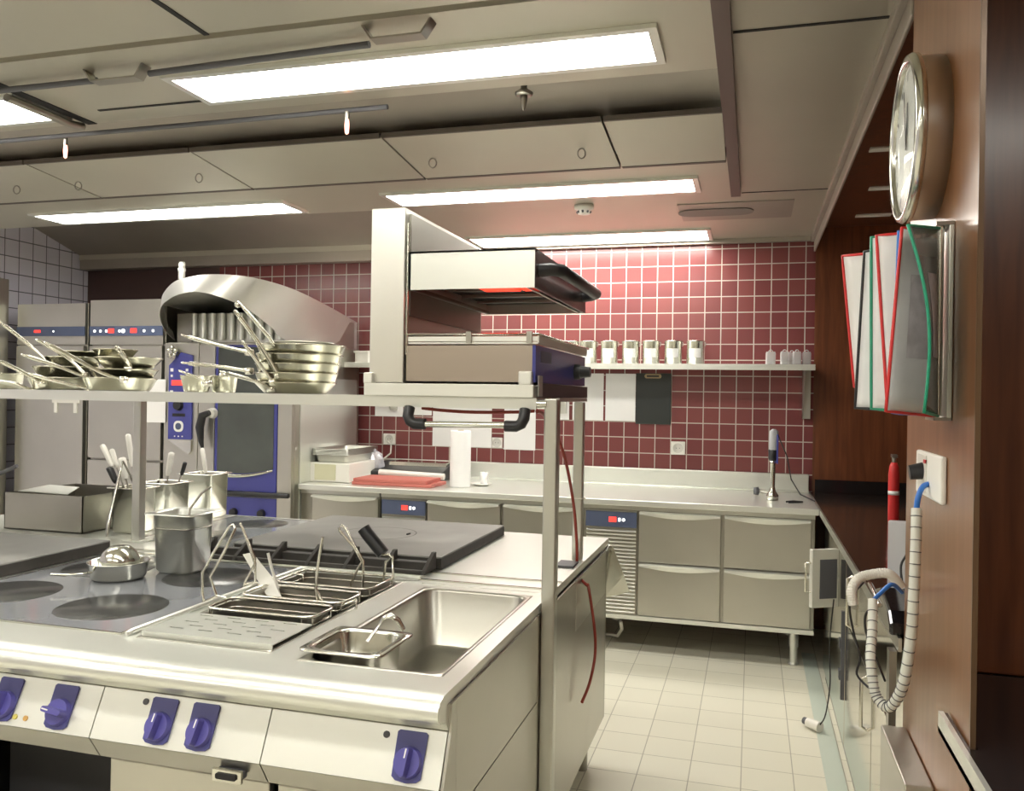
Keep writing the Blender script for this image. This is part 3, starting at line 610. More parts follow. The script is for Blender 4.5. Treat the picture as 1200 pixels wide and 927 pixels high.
nrm = Vector((0, -.100, .047)).normalized(); up = Vector((0, .047, .100)).normalized(); pc = Vector((0, 1.5885, .768))
def onp(x, v, d): return Vector((x, 0, 0))+pc+up*v+nrm*d
def knob(parent, x, rot=0):
    poly = [(-.031, -.040), (-.022, -.047), (0, -.050), (.022, -.047), (.031, -.040), (.033, .044), (.028, .048), (-.028, .048), (-.033, .044)]
    mb = MB(); mb.loft([[onp(x+a, b_, .0005) for a, b_ in poly], [onp(x+a, b_, .005) for a, b_ in poly]], cap1=True, smooth=False); bz = mb.build('knob_plate', BEZEL, parent)
    mb = MB(); mb.cyl(onp(x, -.012, .004), onp(x, -.012, .016), .031, .028, 32); mb.build('knob_dial', KNOB, bz)
    ca, sa = math.cos(rot), math.sin(rot)
    def G(a, b_, d): return onp(x+a*ca-b_*sa, -.012+a*sa+b_*ca, d)
    mb = MB(); mb.loft([[G(a, b_, .015) for a, b_ in rrect(0, 0, .017, .058, .008)], [G(a, b_, .034) for a, b_ in rrect(0, 0, .012, .054, .005)]], cap1=True, smooth=False); mb.build('knob_grip', KNOB, bz)
    mb = MB(); mb.loft([[G(a, b_, .0335) for a, b_ in rrect(0, .016, .003, .018, .001)], [G(a, b_, .0345) for a, b_ in rrect(0, .016, .003, .018, .001)]], cap1=True, smooth=False); mb.build('knob_mark', PAPER, bz)
def dot(parent, x, v, r, mat): MB().cyl(onp(x, v, 0), onp(x, v, .003), r, n=16).build('indicator_lamp', mat, parent)
t1, p1, d1 = unit(-2.24, -1.42, 'left island unit with the ceramic hob and an open dark cupboard', 'open')
t2, p2, d2 = unit(-1.42, -.985, 'middle island unit with two blue knobs, under the wire baskets', 'door')
t3, p3, d3 = unit(-.985, XI, 'right island unit with a single blue knob, under the sink', 'door')
t0, p0, d0 = unit(-3.1, -2.24, 'far left island unit under the black iron plate', 'door')
for x, r in ((-1.675, 0), (-1.517, 1.45)): knob(p1, x, r)
for x in (-1.248, -1.142): knob(p2, x, -.12)
knob(p3, -.655, -.08)
dot(p1, -1.635, -.035, .006, plain('lamp_yellow', (.7, .6, .15), .4)); dot(p1, -1.605, -.035, .006, plain('lamp_orange', (.6, .35, .1), .4))
dot(p2, -1.300, .035, .007, GREYD); dot(p3, -.713, .035, .007, GREYD)
mb = MB(); mb.prism(rrect(-1.060, .684, .066, .020, .006), 'Y', 1.562, 1.586); mb.build('handle', GREYD, d2, bevel=.002)
mb = MB(); mb.plate(-1.096, .670, -1.024, .698, 1.558, 1.566, []); mb.v = [(a, c, b_) for a, b_, c in mb.v]; mb.build('handle_frame', POLISH, d2, bevel=.002)
MB().prism(rrect(-1.060, .684, .05, .012, .004), 'Y', 1.554, 1.558).build('handle_inset', DARK, d2)
obj1(B(-2.2, 2.1, .20, -1.8, 2.4, .5), 'storage_bin', GREYD, 'dark bin inside the open cupboard at bottom left', 'bin')
# -- side cladding of the island
t = thing('island_side_cladding', 'dull steel side wall of the island facing the aisle', 'panel', (XI, 2.6, 0))
mb = MB(); mb.prism([(1.615, .874), (1.645, .874), (1.645, .66), (1.60, .66), (1.57, .716), (1.614, .818)], 'X', XI, XI+.006)
mb.build('end_cheek', STEELF, t)
B(XI, 1.646, .634, XI+.006, 2.33, .874).build('panel', STEELF, t); B(XI, 1.646, .17, XI+.006, 2.33, .63).build('panel', STEELF, t)
B(XI, 2.335, .15, XI+.004, 2.43, .874).build('joint_strip', STEELD, t)
B(XI, 2.432, .17, XI+.008, 2.86, .868).build('panel', STEELF, t, bevel=.003)
B(XI, 2.865, .17, XI+.006, 3.47, .868).build('panel', STEELF, t); B(XI, 2.866, .690, XI+.0075, 3.47, .868).build('panel', STEEL, t, bevel=.002)
mb = MB(); mb.prism([(3.47, .85), (3.58, .874), (3.58, .86), (3.50, .80), (3.50, .17), (3.47, .17)], 'X', XI-.004, XI+.006); mb.build('end_cheek', STEELD, t)
t = thing('island_back_units', 'steel rear half of the cooking island below the black plate', 'cooking unit', (-1.8, 3.1, 0))
B(-3.3, 2.67, .17, XI-.006, 3.46, .87).build('body', STEELF, t); B(-3.3, 2.54, .17, XI-.006, 2.66, .87).build('service_channel', STEELD, t)
B(-3.3, 3.46, .82, XI-.006, 3.56, .872).build('rear_fascia', PANELW, t)
for x in (XI-.06, -1.9, -3.2):
    for y in (3.36, 2.75): MB().cyl((x, y, 0), (x, y, .17), .024).build('leg', STEELD, t)
for x in (XI-.06, -1.9, -3.0):
    tl = [c for c in (t3, t1, t0)][(XI-.06, -1.9, -3.0).index(x)]; MB().cyl((x, 1.72, 0), (x, 1.72, .17), .024).build('leg', STEELD, tl); MB().cyl((x, 2.40, 0), (x, 2.40, .17), .024).build('leg', STEELD, tl)
for x in (-1.35,): MB().cyl((x, 1.72, 0), (x, 1.72, .17), .024).build('leg', STEELD, t2)
# splash flap at the rear corner of the island
q0, q1, q2, q3 = at(714, 643, 3.62), at(727, 645, 3.66), at(731, 704, 3.64), at(712, 705, 3.56)
obj1(MB().add([(-.60, 3.583, .868), (-.565, 3.583, .868), (-.52, 3.62, .74), (-.50, 3.66, .66), (-.60, 3.60, .64)], [(0, 1, 2, 3, 4)]), 'splash_flap', POLISH, 'small bent steel flap at the rear corner of the island', 'flap', solid=.004)
# -- hobs
def hob(x0, y0, x1, y1, rings, label):
    t = thing('ceramic_hob', label, 'hob', ((x0+x1)/2, (y0+y1)/2, .90), 'ceramic glass hobs')
    mb = MB(); mb.prism(rrect((x0+x1)/2, (y0+y1)/2, x1-x0, y1-y0, .004), 'Z', .9005, .903); g = mb.build('glass', GLASS, t)
    mb = MB(); mb.plate(x0-.008, y0-.008, x1+.008, y1+.008, .9003, .9042, [(x0-.001, y0-.001, x1+.001, y1+.001)]); mb.build('frame', POLISH, t)
    for x, y, r in rings: MB().lathe([(.001, .9036), (r, .9036), (r+.001, .903)], (x, y, 0), 56).build('cooking_zone', RING, g)
    return t
hob(-2.235, 1.735, -1.485, 2.56, [(-1.685, 1.935, .145), (-2.09, 1.975, .145), (-2.06, 2.35, .145), (-1.665, 2.345, .145)], 'glass hob with four dark rings at the island front')
hob(-2.37, 2.83, -1.90, 3.53, [(-2.14, 3.02, .13), (-2.14, 3.36, .13)], 'plain glass hob behind the wire handles, left of the big black plate')
# -- solid tops
def solid(x0, y0, x1, y1, label):
    t = thing('solid_top', label, 'cooking plate', ((x0+x1)/2, (y0+y1)/2, .90), 'black iron solid tops')
    B(x0, y0, .902, x1, y1, .943).build('plate', SOLID, t, bevel=.004)
    B(x0+.01, y0-.003, .9025, x1+.003, y1-.01, .938).build('dark_rim', IRON, t)
    cx, cy = (x0+x1)/2, (y0+y1)/2
    MB().lathe([(.148, .9432), (.150, .9436), (.152, .9432)], (cx, cy, 0), 48).build('lid_groove', IRON, t)
    MB().tube([(cx+.12, cy, .945), (cx+.13, cy+.01, .948), (cx+.12, cy+.02, .945)], .003, 6).build('lid_catch', IRON, t)
solid(-1.84, 2.72, -1.02, 3.49, 'large thick black iron plate in the middle of the island')
solid(-3.05, 1.72, -2.275, 2.60, 'thick black iron plate at the left photo edge')
# cast iron grate bar
t = thing('grate_bar', 'black cast iron toothed bar lying in front of the big iron plate', 'grate', (-1.45, 2.62, .91))
mb = MB(); mb.box(-1.93, 2.665, .905, -1.03, 2.70, .932); mb.box(-1.93, 2.60, .905, -1.03, 2.615, .918)
mb.build('rail', IRON, t, bevel=.002)
for k in range(7):
    x = -1.90+k*.143; MB().prism([(2.59, .906), (2.70, .906), (2.70, .965), (2.685, .965), (2.60, .918)], 'X', x, x+.014).build('tooth', IRON, t, bevel=.002)
# -- wells
def basin(rect, depth, label, name, r=.05, cat='sink', mat=STEELT):
    x0, y0, x1, y1 = rect; cx, cy, w_, d = (x0+x1)/2, (y0+y1)/2, x1-x0, y1-y0
    L = lambda ww, dd, zz, rr: [(x, y, zz) for x, y in rrect(cx, cy, ww, dd, rr, 8)]
    o = MB().loft([L(w_, d, .885, .002), L(w_-.0005, d-.0005, .9003, .002), L(w_-.024, d-.024, .9005, r), L(w_-.030, d-.030, .894, r), L(w_-.05, d-.05, .905-depth, r*.95), L(w_-.07, d-.07, .898-depth, r*.9), L(w_-.13, d-.13, .893-depth, r*.7), L(.06, .06, .889-depth, .02)], cap1=True).build('basin', mat, None)
    return o
t = thing('sink', 'rectangular steel sink well at the right of the island', 'sink', (-.8, 2.07, .72))
o = basin(sink, .17, '', 'sink', mat=STEELF); o.parent = t; o.location = -Vector(t['_w'])
t = thing('pasta_cooker_well', 'steel pasta cooker well holding the wire baskets', 'well', (-1.245, 2.12, .68))
o = basin(well, .20, '', 'well', .04, mat=STEELD); o.parent = t; o.location = -Vector(t['_w'])
# raised rim around the well
mb = MB(); mb.tube([(-1.46, 1.725, .904), (-1.455, 1.74, .909), (-1.452, 2.54, .909)], .007); mb.tube([(-1.452, 2.54, .909), (-1.02, 2.54, .909)], .006); mb.build('rim', STEELT, t)
# drain plate
t = thing('perforated_drain_plate', 'slotted steel drain plate in front of the wire baskets', 'drain plate', (-1.24, 1.82, .90))
slots = []
for r_ in range(5):
    for c_ in range(4):
        x = -1.385+c_*.082+(.035 if r_ % 2 else 0); y = 1.785+r_*.030
        if x+.04 < -1.085: slots.append((x, y, x+.04, y+.006))
mb = MB(); mb.plate(-1.425, 1.742, -1.066, 1.925, .9095, .9125, slots); mb.box(-1.425, 1.738, .893, -1.066, 1.742, .9125); mb.box(-1.428, 1.742, .9015, -1.425, 1.925, .9125); mb.build('plate', STEELT, t)
# baskets
def basket(x0, y0, x1, y1, handle, label, grip=None, extra=None, second=None):
    t = thing('pasta_basket', label, 'wire basket', ((x0+x1)/2, (y0+y1)/2, .80), 'wire pasta baskets')
    cx, cy, w_, d = (x0+x1)/2, (y0+y1)/2, x1-x0, y1-y0
    ring = lambda z, s: [(x, y, z) for x, y in rrect(cx, cy, w_-s, d-s, .03)]
    mb = MB(); mb.tube(ring(.918, 0), .0045, 8, True); mb.tube(ring(.895, .01), .003, 6, True)
    for x, y in rrect(cx, cy, w_+.002, d+.002, .03)[::3]: mb.tube([(x, y, .918), (x, y, .87)], .0022, 6)
    mb.build('rim_wire', WIRE, t)
    mb = MB(); L = lambda ww, z: [(x, y, z) for x, y in rrect(cx, cy, w_-ww, d-ww, .028)]
    mb.loft([L(.012, .912), L(.02, .80), L(.05, .775)], cap1=True); mb.build('mesh_liner', STEELD, t)
    mb = MB()
    for path in handle: mb.tube(path, .0042, 8)
    for e in (extra or []): mb.tube(e, .0035, 8)
    mb.build('handle', WIRE, t)
    if second:
        mb = MB()
        for e in second: mb.tube(e, .0042, 8)
        mb.build('handle', WIRE, t)
    if grip: MB().tube(grip, .021, 14, flat=.99).build('black_grip', BLACK, t)
def hoop(px, Y):                   # handle points measured at one depth
    return [at(a, b_, Y) for a, b_ in px]
basket(-1.405, 1.955, -1.085, 2.085, [hoop([(243, 716), (239, 706), (237, 695), (237, 671), (250, 648), (268, 618), (273, 615), (276, 619), (262, 648), (246, 676), (253, 696), (254, 698), (238, 707)], 2.06)],
       'front wire basket, its tall bent handle rising at the left', extra=[hoop([(243, 724), (243, 713), (238, 706), (254, 698), (264, 700), (265, 711)], 2.06)])
basket(-1.405, 2.115, -1.085, 2.255, [hoop([(287, 700), (286, 688), (286, 683), (298, 662), (299, 655), (291, 635), (283, 617), (281, 613)], 2.25), hoop([(287, 685), (299, 682), (299, 660), (284, 618)], 2.25)], second=[hoop([(385, 716), (376, 702), (370, 690), (372, 665), (376, 640), (378, 630)], 2.13), hoop([(374, 716), (370, 690)], 2.13), hoop([(385, 716), (396, 722), (396, 712), (418, 703), (417, 714)], 2.13)], label='middle wire basket holding the white plastic spatula', extra=[hoop([(288, 700), (288, 690), (283, 688), (301, 683), (308, 690)], 2.25)])
basket(-1.405, 2.295, -1.085, 2.49, [hoop([(411, 694), (412, 683), (419, 667), (424, 658), (414, 640), (398, 622), (397, 618), (401, 616), (405, 619), (416, 640), (426, 657), (425, 690), (412, 694)], 2.42), hoop([(449, 683), (452, 658), (460, 651), (461, 678), (449, 685)], 2.46)],
       'rear wire basket, the one with a thick black grip', grip=hoop([(426, 619), (430, 625), (446, 645), (449, 649)], 2.47), extra=[hoop([(332, 688), (332, 678), (342, 672), (355, 674), (355, 680)], 2.40), hoop([(448, 650), (456, 650), (461, 655)], 2.46)])
t = thing('plastic_spatula', 'white plastic spatula leaning in the middle wire basket', 'spatula', at(318, 700, 2.20))
A = [at(a, b_, Y) for a, b_, Y in [(285, 650, 2.34), (296, 648, 2.34), (318, 675, 2.27), (332, 704, 2.2), (318, 706, 2.2), (302, 680, 2.27)]]
mb = MB(); mb.add(A, [(0, 1, 2, 5), (5, 2, 3, 4)]); mb.build('blade', WHITE, t, solid=.006)
MB().tube(hoop([(314, 648), (318, 665), (326, 690), (331, 706)], 2.25), .006, 8, flat=.6).build('handle', WHITE, t)
# gastronorm pan in the sink corner
t = thing('steel_food_pan', 'small steel food pan set in the front corner of the sink', 'food pan', (-.89, 1.80, .82))
gn(MB(), -.885, 1.815, .165, .17, .10, .818, .020, .92, .035).build('pan', POLISH, t)
t = thing('serving_spoon', 'steel spoon with a hooked handle standing in the sink corner pan', 'spoon', (-.85, 1.83, .83))
MB().tube([at(430, 752, 1.84), at(444, 733, 1.87), at(449, 724, 1.87), at(458, 721, 1.87), at(467, 727, 1.88), at(473, 738, 1.89)], .007, 8, flat=.35).build('handle', POLISH, t)
q = at(428, 757, 1.83); MB().lathe([(.001, 0), (.018, .004), (.026, .014), (.024, .015), (.017, .006), (.001, .002)], (q.x, q.y, .826), 20).build('bowl', POLISH, t)

# items standing on the front unit
t = thing('deep_food_pan', 'tall steel pot with a flared rim on the rear of the glass hob', 'food pan', (-1.81, 2.40, .9045))
gn(MB(), -1.81, 2.40, .150, .145, .195, .9045, .018, .90, .035).build('pan', STEELT, t)
L = lambda ww, z: [(x, y, z) for x, y in rrect(-1.81, 2.40, ww, ww-.005, .035)]
MB().tube(L(.149, 1.050), .0025, 6, True).build('bead', STEELD, t)
q = [at(222, 597, 2.42), at(236, 578, 2.46), at(247, 570, 2.48)]
t = thing('ladle', 'thin metal ladle handle leaning out of the tall steel pot', 'ladle', q[0]); MB().tube([Vector((-1.80, 2.41, .93))]+q, .004, 8).build('handle', STEELD, t); MB().lathe([(.001, 0), (.02, .004), (.03, .02), (.028, .02), (.018, .006), (.001, .002)], (-1.80, 2.41, .915), 16).build('bowl', STEELD, t)
t = thing('saucepan', 'small steel saucepan with its dented lid on the glass hob', 'saucepan', (-1.92, 2.24, .9045))
cx, cy = -1.925, 2.235
MB().lathe([(.001, .9045), (.075, .9045), (.082, .912), (.090, .955), (.093, .957), (.091, .959), (.087, .956), (.079, .915), (.001, .909)], (cx, cy, 0)).build('pan', POLISH, t)
MB().tube([Vector((cx-.03, cy-.085, .935)), at(95, 673, 2.10), at(75, 674, 2.08), at(60, 673, 2.07)], [.007, .008, .008, .006], 10, flat=.6).build('handle', POLISH, t)
t = thing('steel_bowl', 'shiny steel bowl turned upside down in the saucepan', 'bowl', (cx, cy, .95)); MB().lathe([(.060, .948), (.058, .965), (.048, .988), (.028, 1.004), (.001, 1.008)], (cx+.005, cy+.0, 0)).build('dome', POLISH, t, solid=.002)

# bin and utensil containers
t = thing('steel_bin', 'low open steel box at the left rear of the front island row', 'box', (-2.86, 3.05, .90))
mb = MB(); x0, x1, y0, y1 = -3.06, -2.655, 2.87, 3.26
for b_ in ((x0, y0, x1, y0+.004), (x0, y1-.004, x1, y1), (x0, y0, x0+.004, y1), (x1-.004, y0, x1, y1)): mb.box(b_[0], b_[1], .902, b_[2], b_[3], 1.055)
mb.box(x0, y0, .9015, x1, y1, .906); mb.build('walls', STEELD, t)
MB().add([(x0+.02, y0+.05, 1.056), (x0+.30, y0+.03, 1.056), (x0+.22, y0+.18, 1.068), (x0+.02, y0+.22, 1.066)], [(0, 1, 2, 3)]).build('lid_sheet', STEELT, t, solid=.003)
def container(x, y, w_, h_, label, z=.9015):
    t = thing('utensil_container', label, 'container', (x, y, z), 'steel containers with utensils')
    gn(MB(), x, y, w_, w_*.95, h_, z, .012, .94, .025).build('pan', POLISH, t)
c1 = at(151, 628, 2.95); container(c1.x-.02, 3.0, .135, .19, 'steel container with the tongs on it, left of the rack post')
c2 = at(197, 600, 3.25); container(c2.x, 3.22, .165, .19, 'steel container between the rack post and the rear container')
c3 = at(244, 606, 3.5); container(c3.x, 3.47, .165, .21, 'steel container with a white handled tool, nearest the oven door')
def utensil(p0, p1, p2, label, hm=WHITE, r=.012, sm=STEELD, name='kitchen_utensil'):
    t = thing(name, label, 'utensil', p0, 'utensils in the steel containers')
    MB().tube([p0, p1], .004, 6).build('stem', sm, t); d = (p2-p1)
    MB().tube([p1-d*.05, p1+d*.12, p1+d*.9, p2, p2+d*.04], [r*.7, r, r*1.1, r, r*.5], 12, flat=.7).build('handle', hm, t)
B1 = Vector((c1.x-.02, 3.0, .93)); B2 = Vector((c2.x, 3.22, .93)); B3 = Vector((c3.x, 3.47, .93))
utensil(B1, at(131, 545, 3.0), at(120, 522, 3.0), 'white handled utensil leaning furthest left in the tong container', r=.013)
utensil(B1+Vector((.02, 0, 0)), at(137, 547, 3.02), at(131, 527, 3.02), 'white handled utensil second from the left in the tong container', r=.012)
utensil(B1+Vector((.03, .02, 0)), at(155, 545, 3.05), at(150, 510, 3.05), 'tallest white handled utensil, beside the rack post', r=.013)
utensil(B1+Vector((.0, .03, 0)), at(147, 560, 3.0), at(143, 537, 3.0), 'short white utensil behind the tong hinge', r=.018)
utensil(B1, at(136, 565, 2.98), at(128, 548, 2.98), 'black handled scoop in the tong container', BLACK, .016)
utensil(B2, at(197, 556, 3.2), at(201, 531, 3.2), 'white handled utensil in the middle container', r=.015)
utensil(B2, at(213, 556, 3.25), at(217, 542, 3.25), 'black handled utensil in the middle container', BLACK, .011)
utensil(B3, at(241, 553, 3.45), at(237, 526, 3.45), 'white handled utensil in the container nearest the oven', r=.012)
t = thing('tongs', 'metal tongs hooked over the utensil container, tips on the worktop', 'tongs', at(125, 628, 2.88))
mb = MB(); mb.tube([at(144, 540, 2.94), at(139, 560, 2.92), at(132, 590, 2.90), at(127, 612, 2.87), at(125, 630, 2.86)], [.005, .006, .007, .012, .006], 8, flat=.5); mb.build('arm', POLISH, t)
mb = MB(); mb.tube([at(144, 540, 2.94), at(150, 552, 2.96), at(156, 566, 2.99)], .006, 8, flat=.6); mb.build('arm', STEELD, t)
q = at(8, 552, 2.7); t = thing('pan_handle_tool', 'dark steel tool handle poking in at the left photo edge', 'tool', at(-30, 572, 2.7)); MB().tube([at(-60, 590, 2.7), at(0, 555, 2.7), at(20, 546, 2.7)], .008).build('handle', GREYD, t); MB().lathe([(.001, 0), (.04, .01), (.05, .04), (.048, .04), (.035, .012), (.001, .004)], tuple(at(-62, 592, 2.7)), 16).build('head', STEELD, t)

# ================================================================== RACK
t = thing('overshelf_rack', 'long steel overshelf on square posts above the cooking island', 'rack', (-1.6, 2.6, .90))
mb = MB(); mb.box(-3.3, 2.36, 1.483, -.60, 2.86, 1.495); mb.box(-3.3, 2.36, 1.462, -.60, 2.364, 1.483); mb.box(-1.14, 2.86, 1.483, -.60, 3.14, 1.495); mb.box(-3.3, 2.856, 1.465, -1.14, 2.86, 1.483)
mb.build('shelf', STEELT, t)
mb = MB(); mb.box(-.577, 2.362, .20, -.537, 2.402, 1.494); mb.build('post', STEEL, t, bevel=.004)
mb = MB(); mb.box(-.628, 3.03, .902, -.592, 3.066, 1.482); mb.build('post', STEEL, t, bevel=.004)
mb = MB(); mb.box(-2.355, 2.80, .902, -2.318, 2.837, 1.464); mb.build('post', STEEL, t, bevel=.004)
B(-2.39, 2.785, .9012, -2.29, 2.85, .905).build('foot_plate', STEELT, t)
MB().cyl((-.598, 2.37, 1.478), (-.57, 2.37, 1.478), .014).build('end_socket', POLISH, t)
MB().tube([(p[0], p[1], 1.13) for p in rrect(-.61, 3.048, .044, .044, .006)], .003, 6, True).build('cable_tie', WHITE, t)
B(-.66, 2.90, .9012, -.595, 3.0, .908).build('hinge', GREYD, t)
# rail beneath the shelf end
t = thing('rail_handle', 'steel rod with black angled ends under the salamander grill', 'rail', (-.8, 2.35, 1.40))
MB().cyl((-.945, 2.33, 1.412), (-.665, 2.33, 1.416), .009).build('rod', POLISH, t)
for s, xe in ((-1, -.985), (1, -.628)):
    xi = xe-s*.055
    MB().tube([(xe, 2.342, 1.461), (xe, 2.33, 1.435), (xe-s*.008, 2.33, 1.420), (xe-s*.022, 2.33, 1.413), (xi, 2.33, 1.413)], .0165, 12).build('elbow', BLACK, t)

# salamander grill (faces the aisle)
t = thing('salamander_grill', 'steel salamander grill with a raised heating head and blue front on the rack end', 'grill', (-.87, 2.75, 1.495))
B(-1.13, 2.365, 1.535, -1.018, 3.12, 2.066).build('column', plain('bright_steel', (.84, .83, .78), .3, .9), t, bevel=.003)
B(-1.0165, 2.39, 1.74, -1.008, 3.08, 2.05).build('column_slot_panel', STEELD, t)
MB().cyl((-1.012, 2.375, 1.62), (-1.012, 2.375, 2.02), .004).build('slide_rod', WIRE, t)
hb = MB(); x0, x1, y0, y1, z0, z1 = -1.004, -.612, 2.365, 3.13, 1.815, 1.930
hb.box(x0, y0, z0, x1, y0+.006, z1); hb.box(x0, y1-.006, z0, x1, y1, z1); hb.box(x0, y0, z1-.006, x1, y1, z1); hb.box(x0, y0, z0, x0+.006, y1, z1)
hb.build('heating_head', STEELT, t); B(x1-.006, y0+.002, z0, x1+.002, y1-.002, z1-.001).build('head_front', plain('grill_front', (.10, .07, .07), .25, .6), t)
B(x0+.008, y0+.008, 1.852, x1-.008, y1-.008, 1.862).build('element_plate', plain('element_black', (.02, .02, .016), .6), t)  # plain near-black plate above the heating elements
mb = MB(); mb.box(-.80, 2.38, 1.822, -.69, 2.50, 1.832); mb.box(-.675, 2.38, 1.822, -.625, 2.50, 1.832); mb.build('heating_element', REDGLOW, t)
mb = MB()
for k in range(3): mb.box(x0+.02, 2.62+k*.17, 1.84, x1-.02, 2.63+k*.17, 1.851)
mb.box(x0+.01, y0+.008, z0, x0+.02, y1-.01, z0+.01); mb.box(-.64, y0+.008, z0, -.63, y1-.01, z0+.012); mb.build('guard_bar', STEELD, t)
mb = MB(); mb.tube([(-.612, 2.42, 1.872), (-.58, 2.42, 1.874), (-.555, 2.46, 1.876), (-.553, 2.75, 1.876), (-.555, 3.04, 1.876), (-.58, 3.08, 1.874), (-.612, 3.08, 1.872)], .020, 12); mb.build('handle', BLACK, t)
B(-1.012, 2.372, 1.540, -.615, 3.11, 1.648).build('base_body', plain('grill_side', (.50, .43, .37), .3, .9), t, bevel=.002)
bf = B(-.615, 2.366, 1.540, -.605, 3.112, 1.648).build('front_panel', BLUE, t)
mb = MB(); mb.cyl((-.605, 2.93, 1.588), (-.585, 2.93, 1.588), .028, .026); mb.cyl((-.585, 2.93, 1.588), (-.55, 2.93, 1.588), .022, .018); mb.build('knob', BLACK, bf)
B(-.605, 2.42, 1.60, -.6035, 2.56, 1.635).build('info_label', SLATE, bf)
rk = MB(); rk.plate(-1.005, 2.372, -.60, 3.11, 1.652, 1.658, [(-.985, 2.40, -.62, 3.08)]); rk.build('grid_tray', STEELT, t)
mb = MB(); mb.tube([(-1.005, 2.37, 1.680), (-.60, 2.37, 1.680), (-.595, 3.12, 1.680), (-1.005, 3.12, 1.680)], .004, 6, True)
for k in range(22): y = 2.39+k*.033; mb.tube([(-1.0, y, 1.678), (-.60, y, 1.678)], .0022, 6)
mb.build('wire_grid', WIRE, t)
mb = MB(); mb.box(-1.005, 2.371, 1.660, -.60, 2.375, 1.674); mb.box(-.603, 2.375, 1.656, -.598, 3.11, 1.676); mb.build('grid_side', PANELW, t)
for x in (-.81, -.625): MB().box(x-.008, 2.362, 1.655, x+.008, 2.37, 1.688).build('grid_clip', STEELD, t)
mb = MB(); mb.box(-1.14, 2.355, 1.4955, -.607, 3.13, 1.531); mb.box(-1.14, 2.350, 1.4955, -.607, 2.355, 1.533); mb.build('support_tray', PANELW, t, bevel=.002)
mb = MB(); mb.box(-1.142, 2.348, 1.531, -1.112, 2.38, 1.565); mb.box(-.652, 2.348, 1.531, -.612, 2.371, 1.572); mb.build('corner_lug', PANELW, t, bevel=.004)
B(-.606, 2.40, 1.497, -.598, 3.13, 1.538).build('dark_skirt', plain('skirt', (.10, .08, .09), .4, .5), t)
B(-.598, 2.37, 1.50, -.596, 2.42, 1.56).build('rating_plate', plain('plate_grey', (.45, .43, .42), .4, .4), t)
# red hose behind the posts
P = [(-.62, 2.45, 1.455), at(640, 490, 2.62), at(660, 530, 2.75), at(672, 590, 2.9), at(676, 640, 2.98), at(677, 672, 3.0)]
P += [Vector((-.552, 2.93, .84)), at(690, 690, 2.98), at(697, 740, 3.04), at(697, 770, 3.04), at(691, 800, 2.96), at(682, 823, 2.88)]
obj1(MB().tube(smooth_pts([Vector(p) for p in P], 5), .0055, 8), 'red_hose', HOSE, 'thin red hose dangling beside the island posts', 'hose')
obj1(MB().tube(smooth_pts([Vector(p) for p in ((-.98, 2.43, 1.458), (-.9, 2.42, 1.452), (-.8, 2.42, 1.449), (-.68, 2.42, 1.452), (-.625, 2.44, 1.456))], 5), .005, 8), 'red_hose', HOSE, 'short red hose sagging just under the rack shelf', 'hose')

# ================================================================== PANS ON THE RACK
PANM = plain('pan_steel', (.47, .455, .37), .2, 1, noise=.12, scale=9)
HANDLEM = plain('pan_handle_steel', (.60, .58, .50), .2, 1)
def pan(x, y, z, r, h_, label, hpts, taper=.82, group='steel pans on the overshelf', tilt=None, hr=.0105, mat=PANM):
    t = thing('saute_pan', label, 'pan', (x, y, z), group)
    rb = r*taper
    MB().lathe([(.001, z+.0005), (rb*.95, z+.0005), (rb, z+.006), (r, z+h_-.003), (r+.004, z+h_), (r+.002, z+h_+.002), (r-.004, z+h_-.002), (rb-.004, z+.009), (.001, z+.005)], (x, y, 0)).build('pan', mat, t)
    hp = [Vector(p) for p in hpts]; d = hp[-1]-hp[0]
    pts = smooth_pts(hp, 4); n_ = len(pts)
    MB().tube(pts, [hr*(1.25 if i < 2 else (1.0+.35*i/n_)) for i in range(n_)], 10, flat=.5).build('handle', HANDLEM, t)
    d = (hp[-1]-hp[-2]).normalized(); s = d.cross(Vector((0, 0, 1))).normalized(); c0 = hp[-1]+d*.012
    MB().tube([c0+d*.014*math.cos(a)+s*.010*math.sin(a) for a in [2*PI*k/12 for k in range(12)]], .0035, 6, True).build('hanging_eye', HANDLEM, t)
    a0 = hp[0]; mb = MB(); mb.lathe([(.001, -.012), (.014, -.010), (.016, 0), (.014, .010), (.001, .012)], tuple(a0), 10); mb.build('handle_joint', WIRE, t)
    if tilt:
        t.rotation_euler = tilt
    return t
cx, cy = -1.478, 2.53; zz = 1.4955
levels = ['lowest', 'second lowest', 'middle', 'second highest', 'topmost']
ends = [[at(318, 456, 2.42), at(300, 447, 2.38), at(268, 438, 2.34)],
        [at(320, 448, 2.41), at(305, 428, 2.38), at(290, 408, 2.35)],
        [at(292, 435, 2.48), at(260, 430, 2.45), at(222, 426, 2.42)],
        [at(326, 440, 2.41), at(305, 405, 2.36), at(281, 372, 2.31)],
        [at(292, 413, 2.47), at(258, 405, 2.44), at(222, 395, 2.41)]]
for k in range(5): pan(cx+.005*k, cy, zz+.031*k, .132+.003*k, .036, 'round steel pan, %s of the stack of five beside the grill' % levels[k], ends[k], taper=.93 if k else .80)
t = thing('steel_strainer', 'steel handled strainer whose long handle rises over the pan stack', 'strainer', (cx, cy, 1.662))
MB().tube([at(333, 423, 2.42), at(315, 395, 2.38), at(290, 366, 2.34), at(281, 356, 2.33)], [.005, .009, .009, .006], 10, flat=.6).build('handle', POLISH, t)
q = at(279, 357, 2.33); MB().lathe([(.001, -.010), (.010, -.006), (.012, 0), (.008, .008), (.001, .012)], tuple(q), 14).build('end_knob', POLISH, t)
MB().lathe([(.001, 1.6585), (.09, 1.6585), (.115, 1.664), (.112, 1.667), (.088, 1.662), (.001, 1.662)], (cx+.016, cy, 0)).build('bowl', STEELD, t)
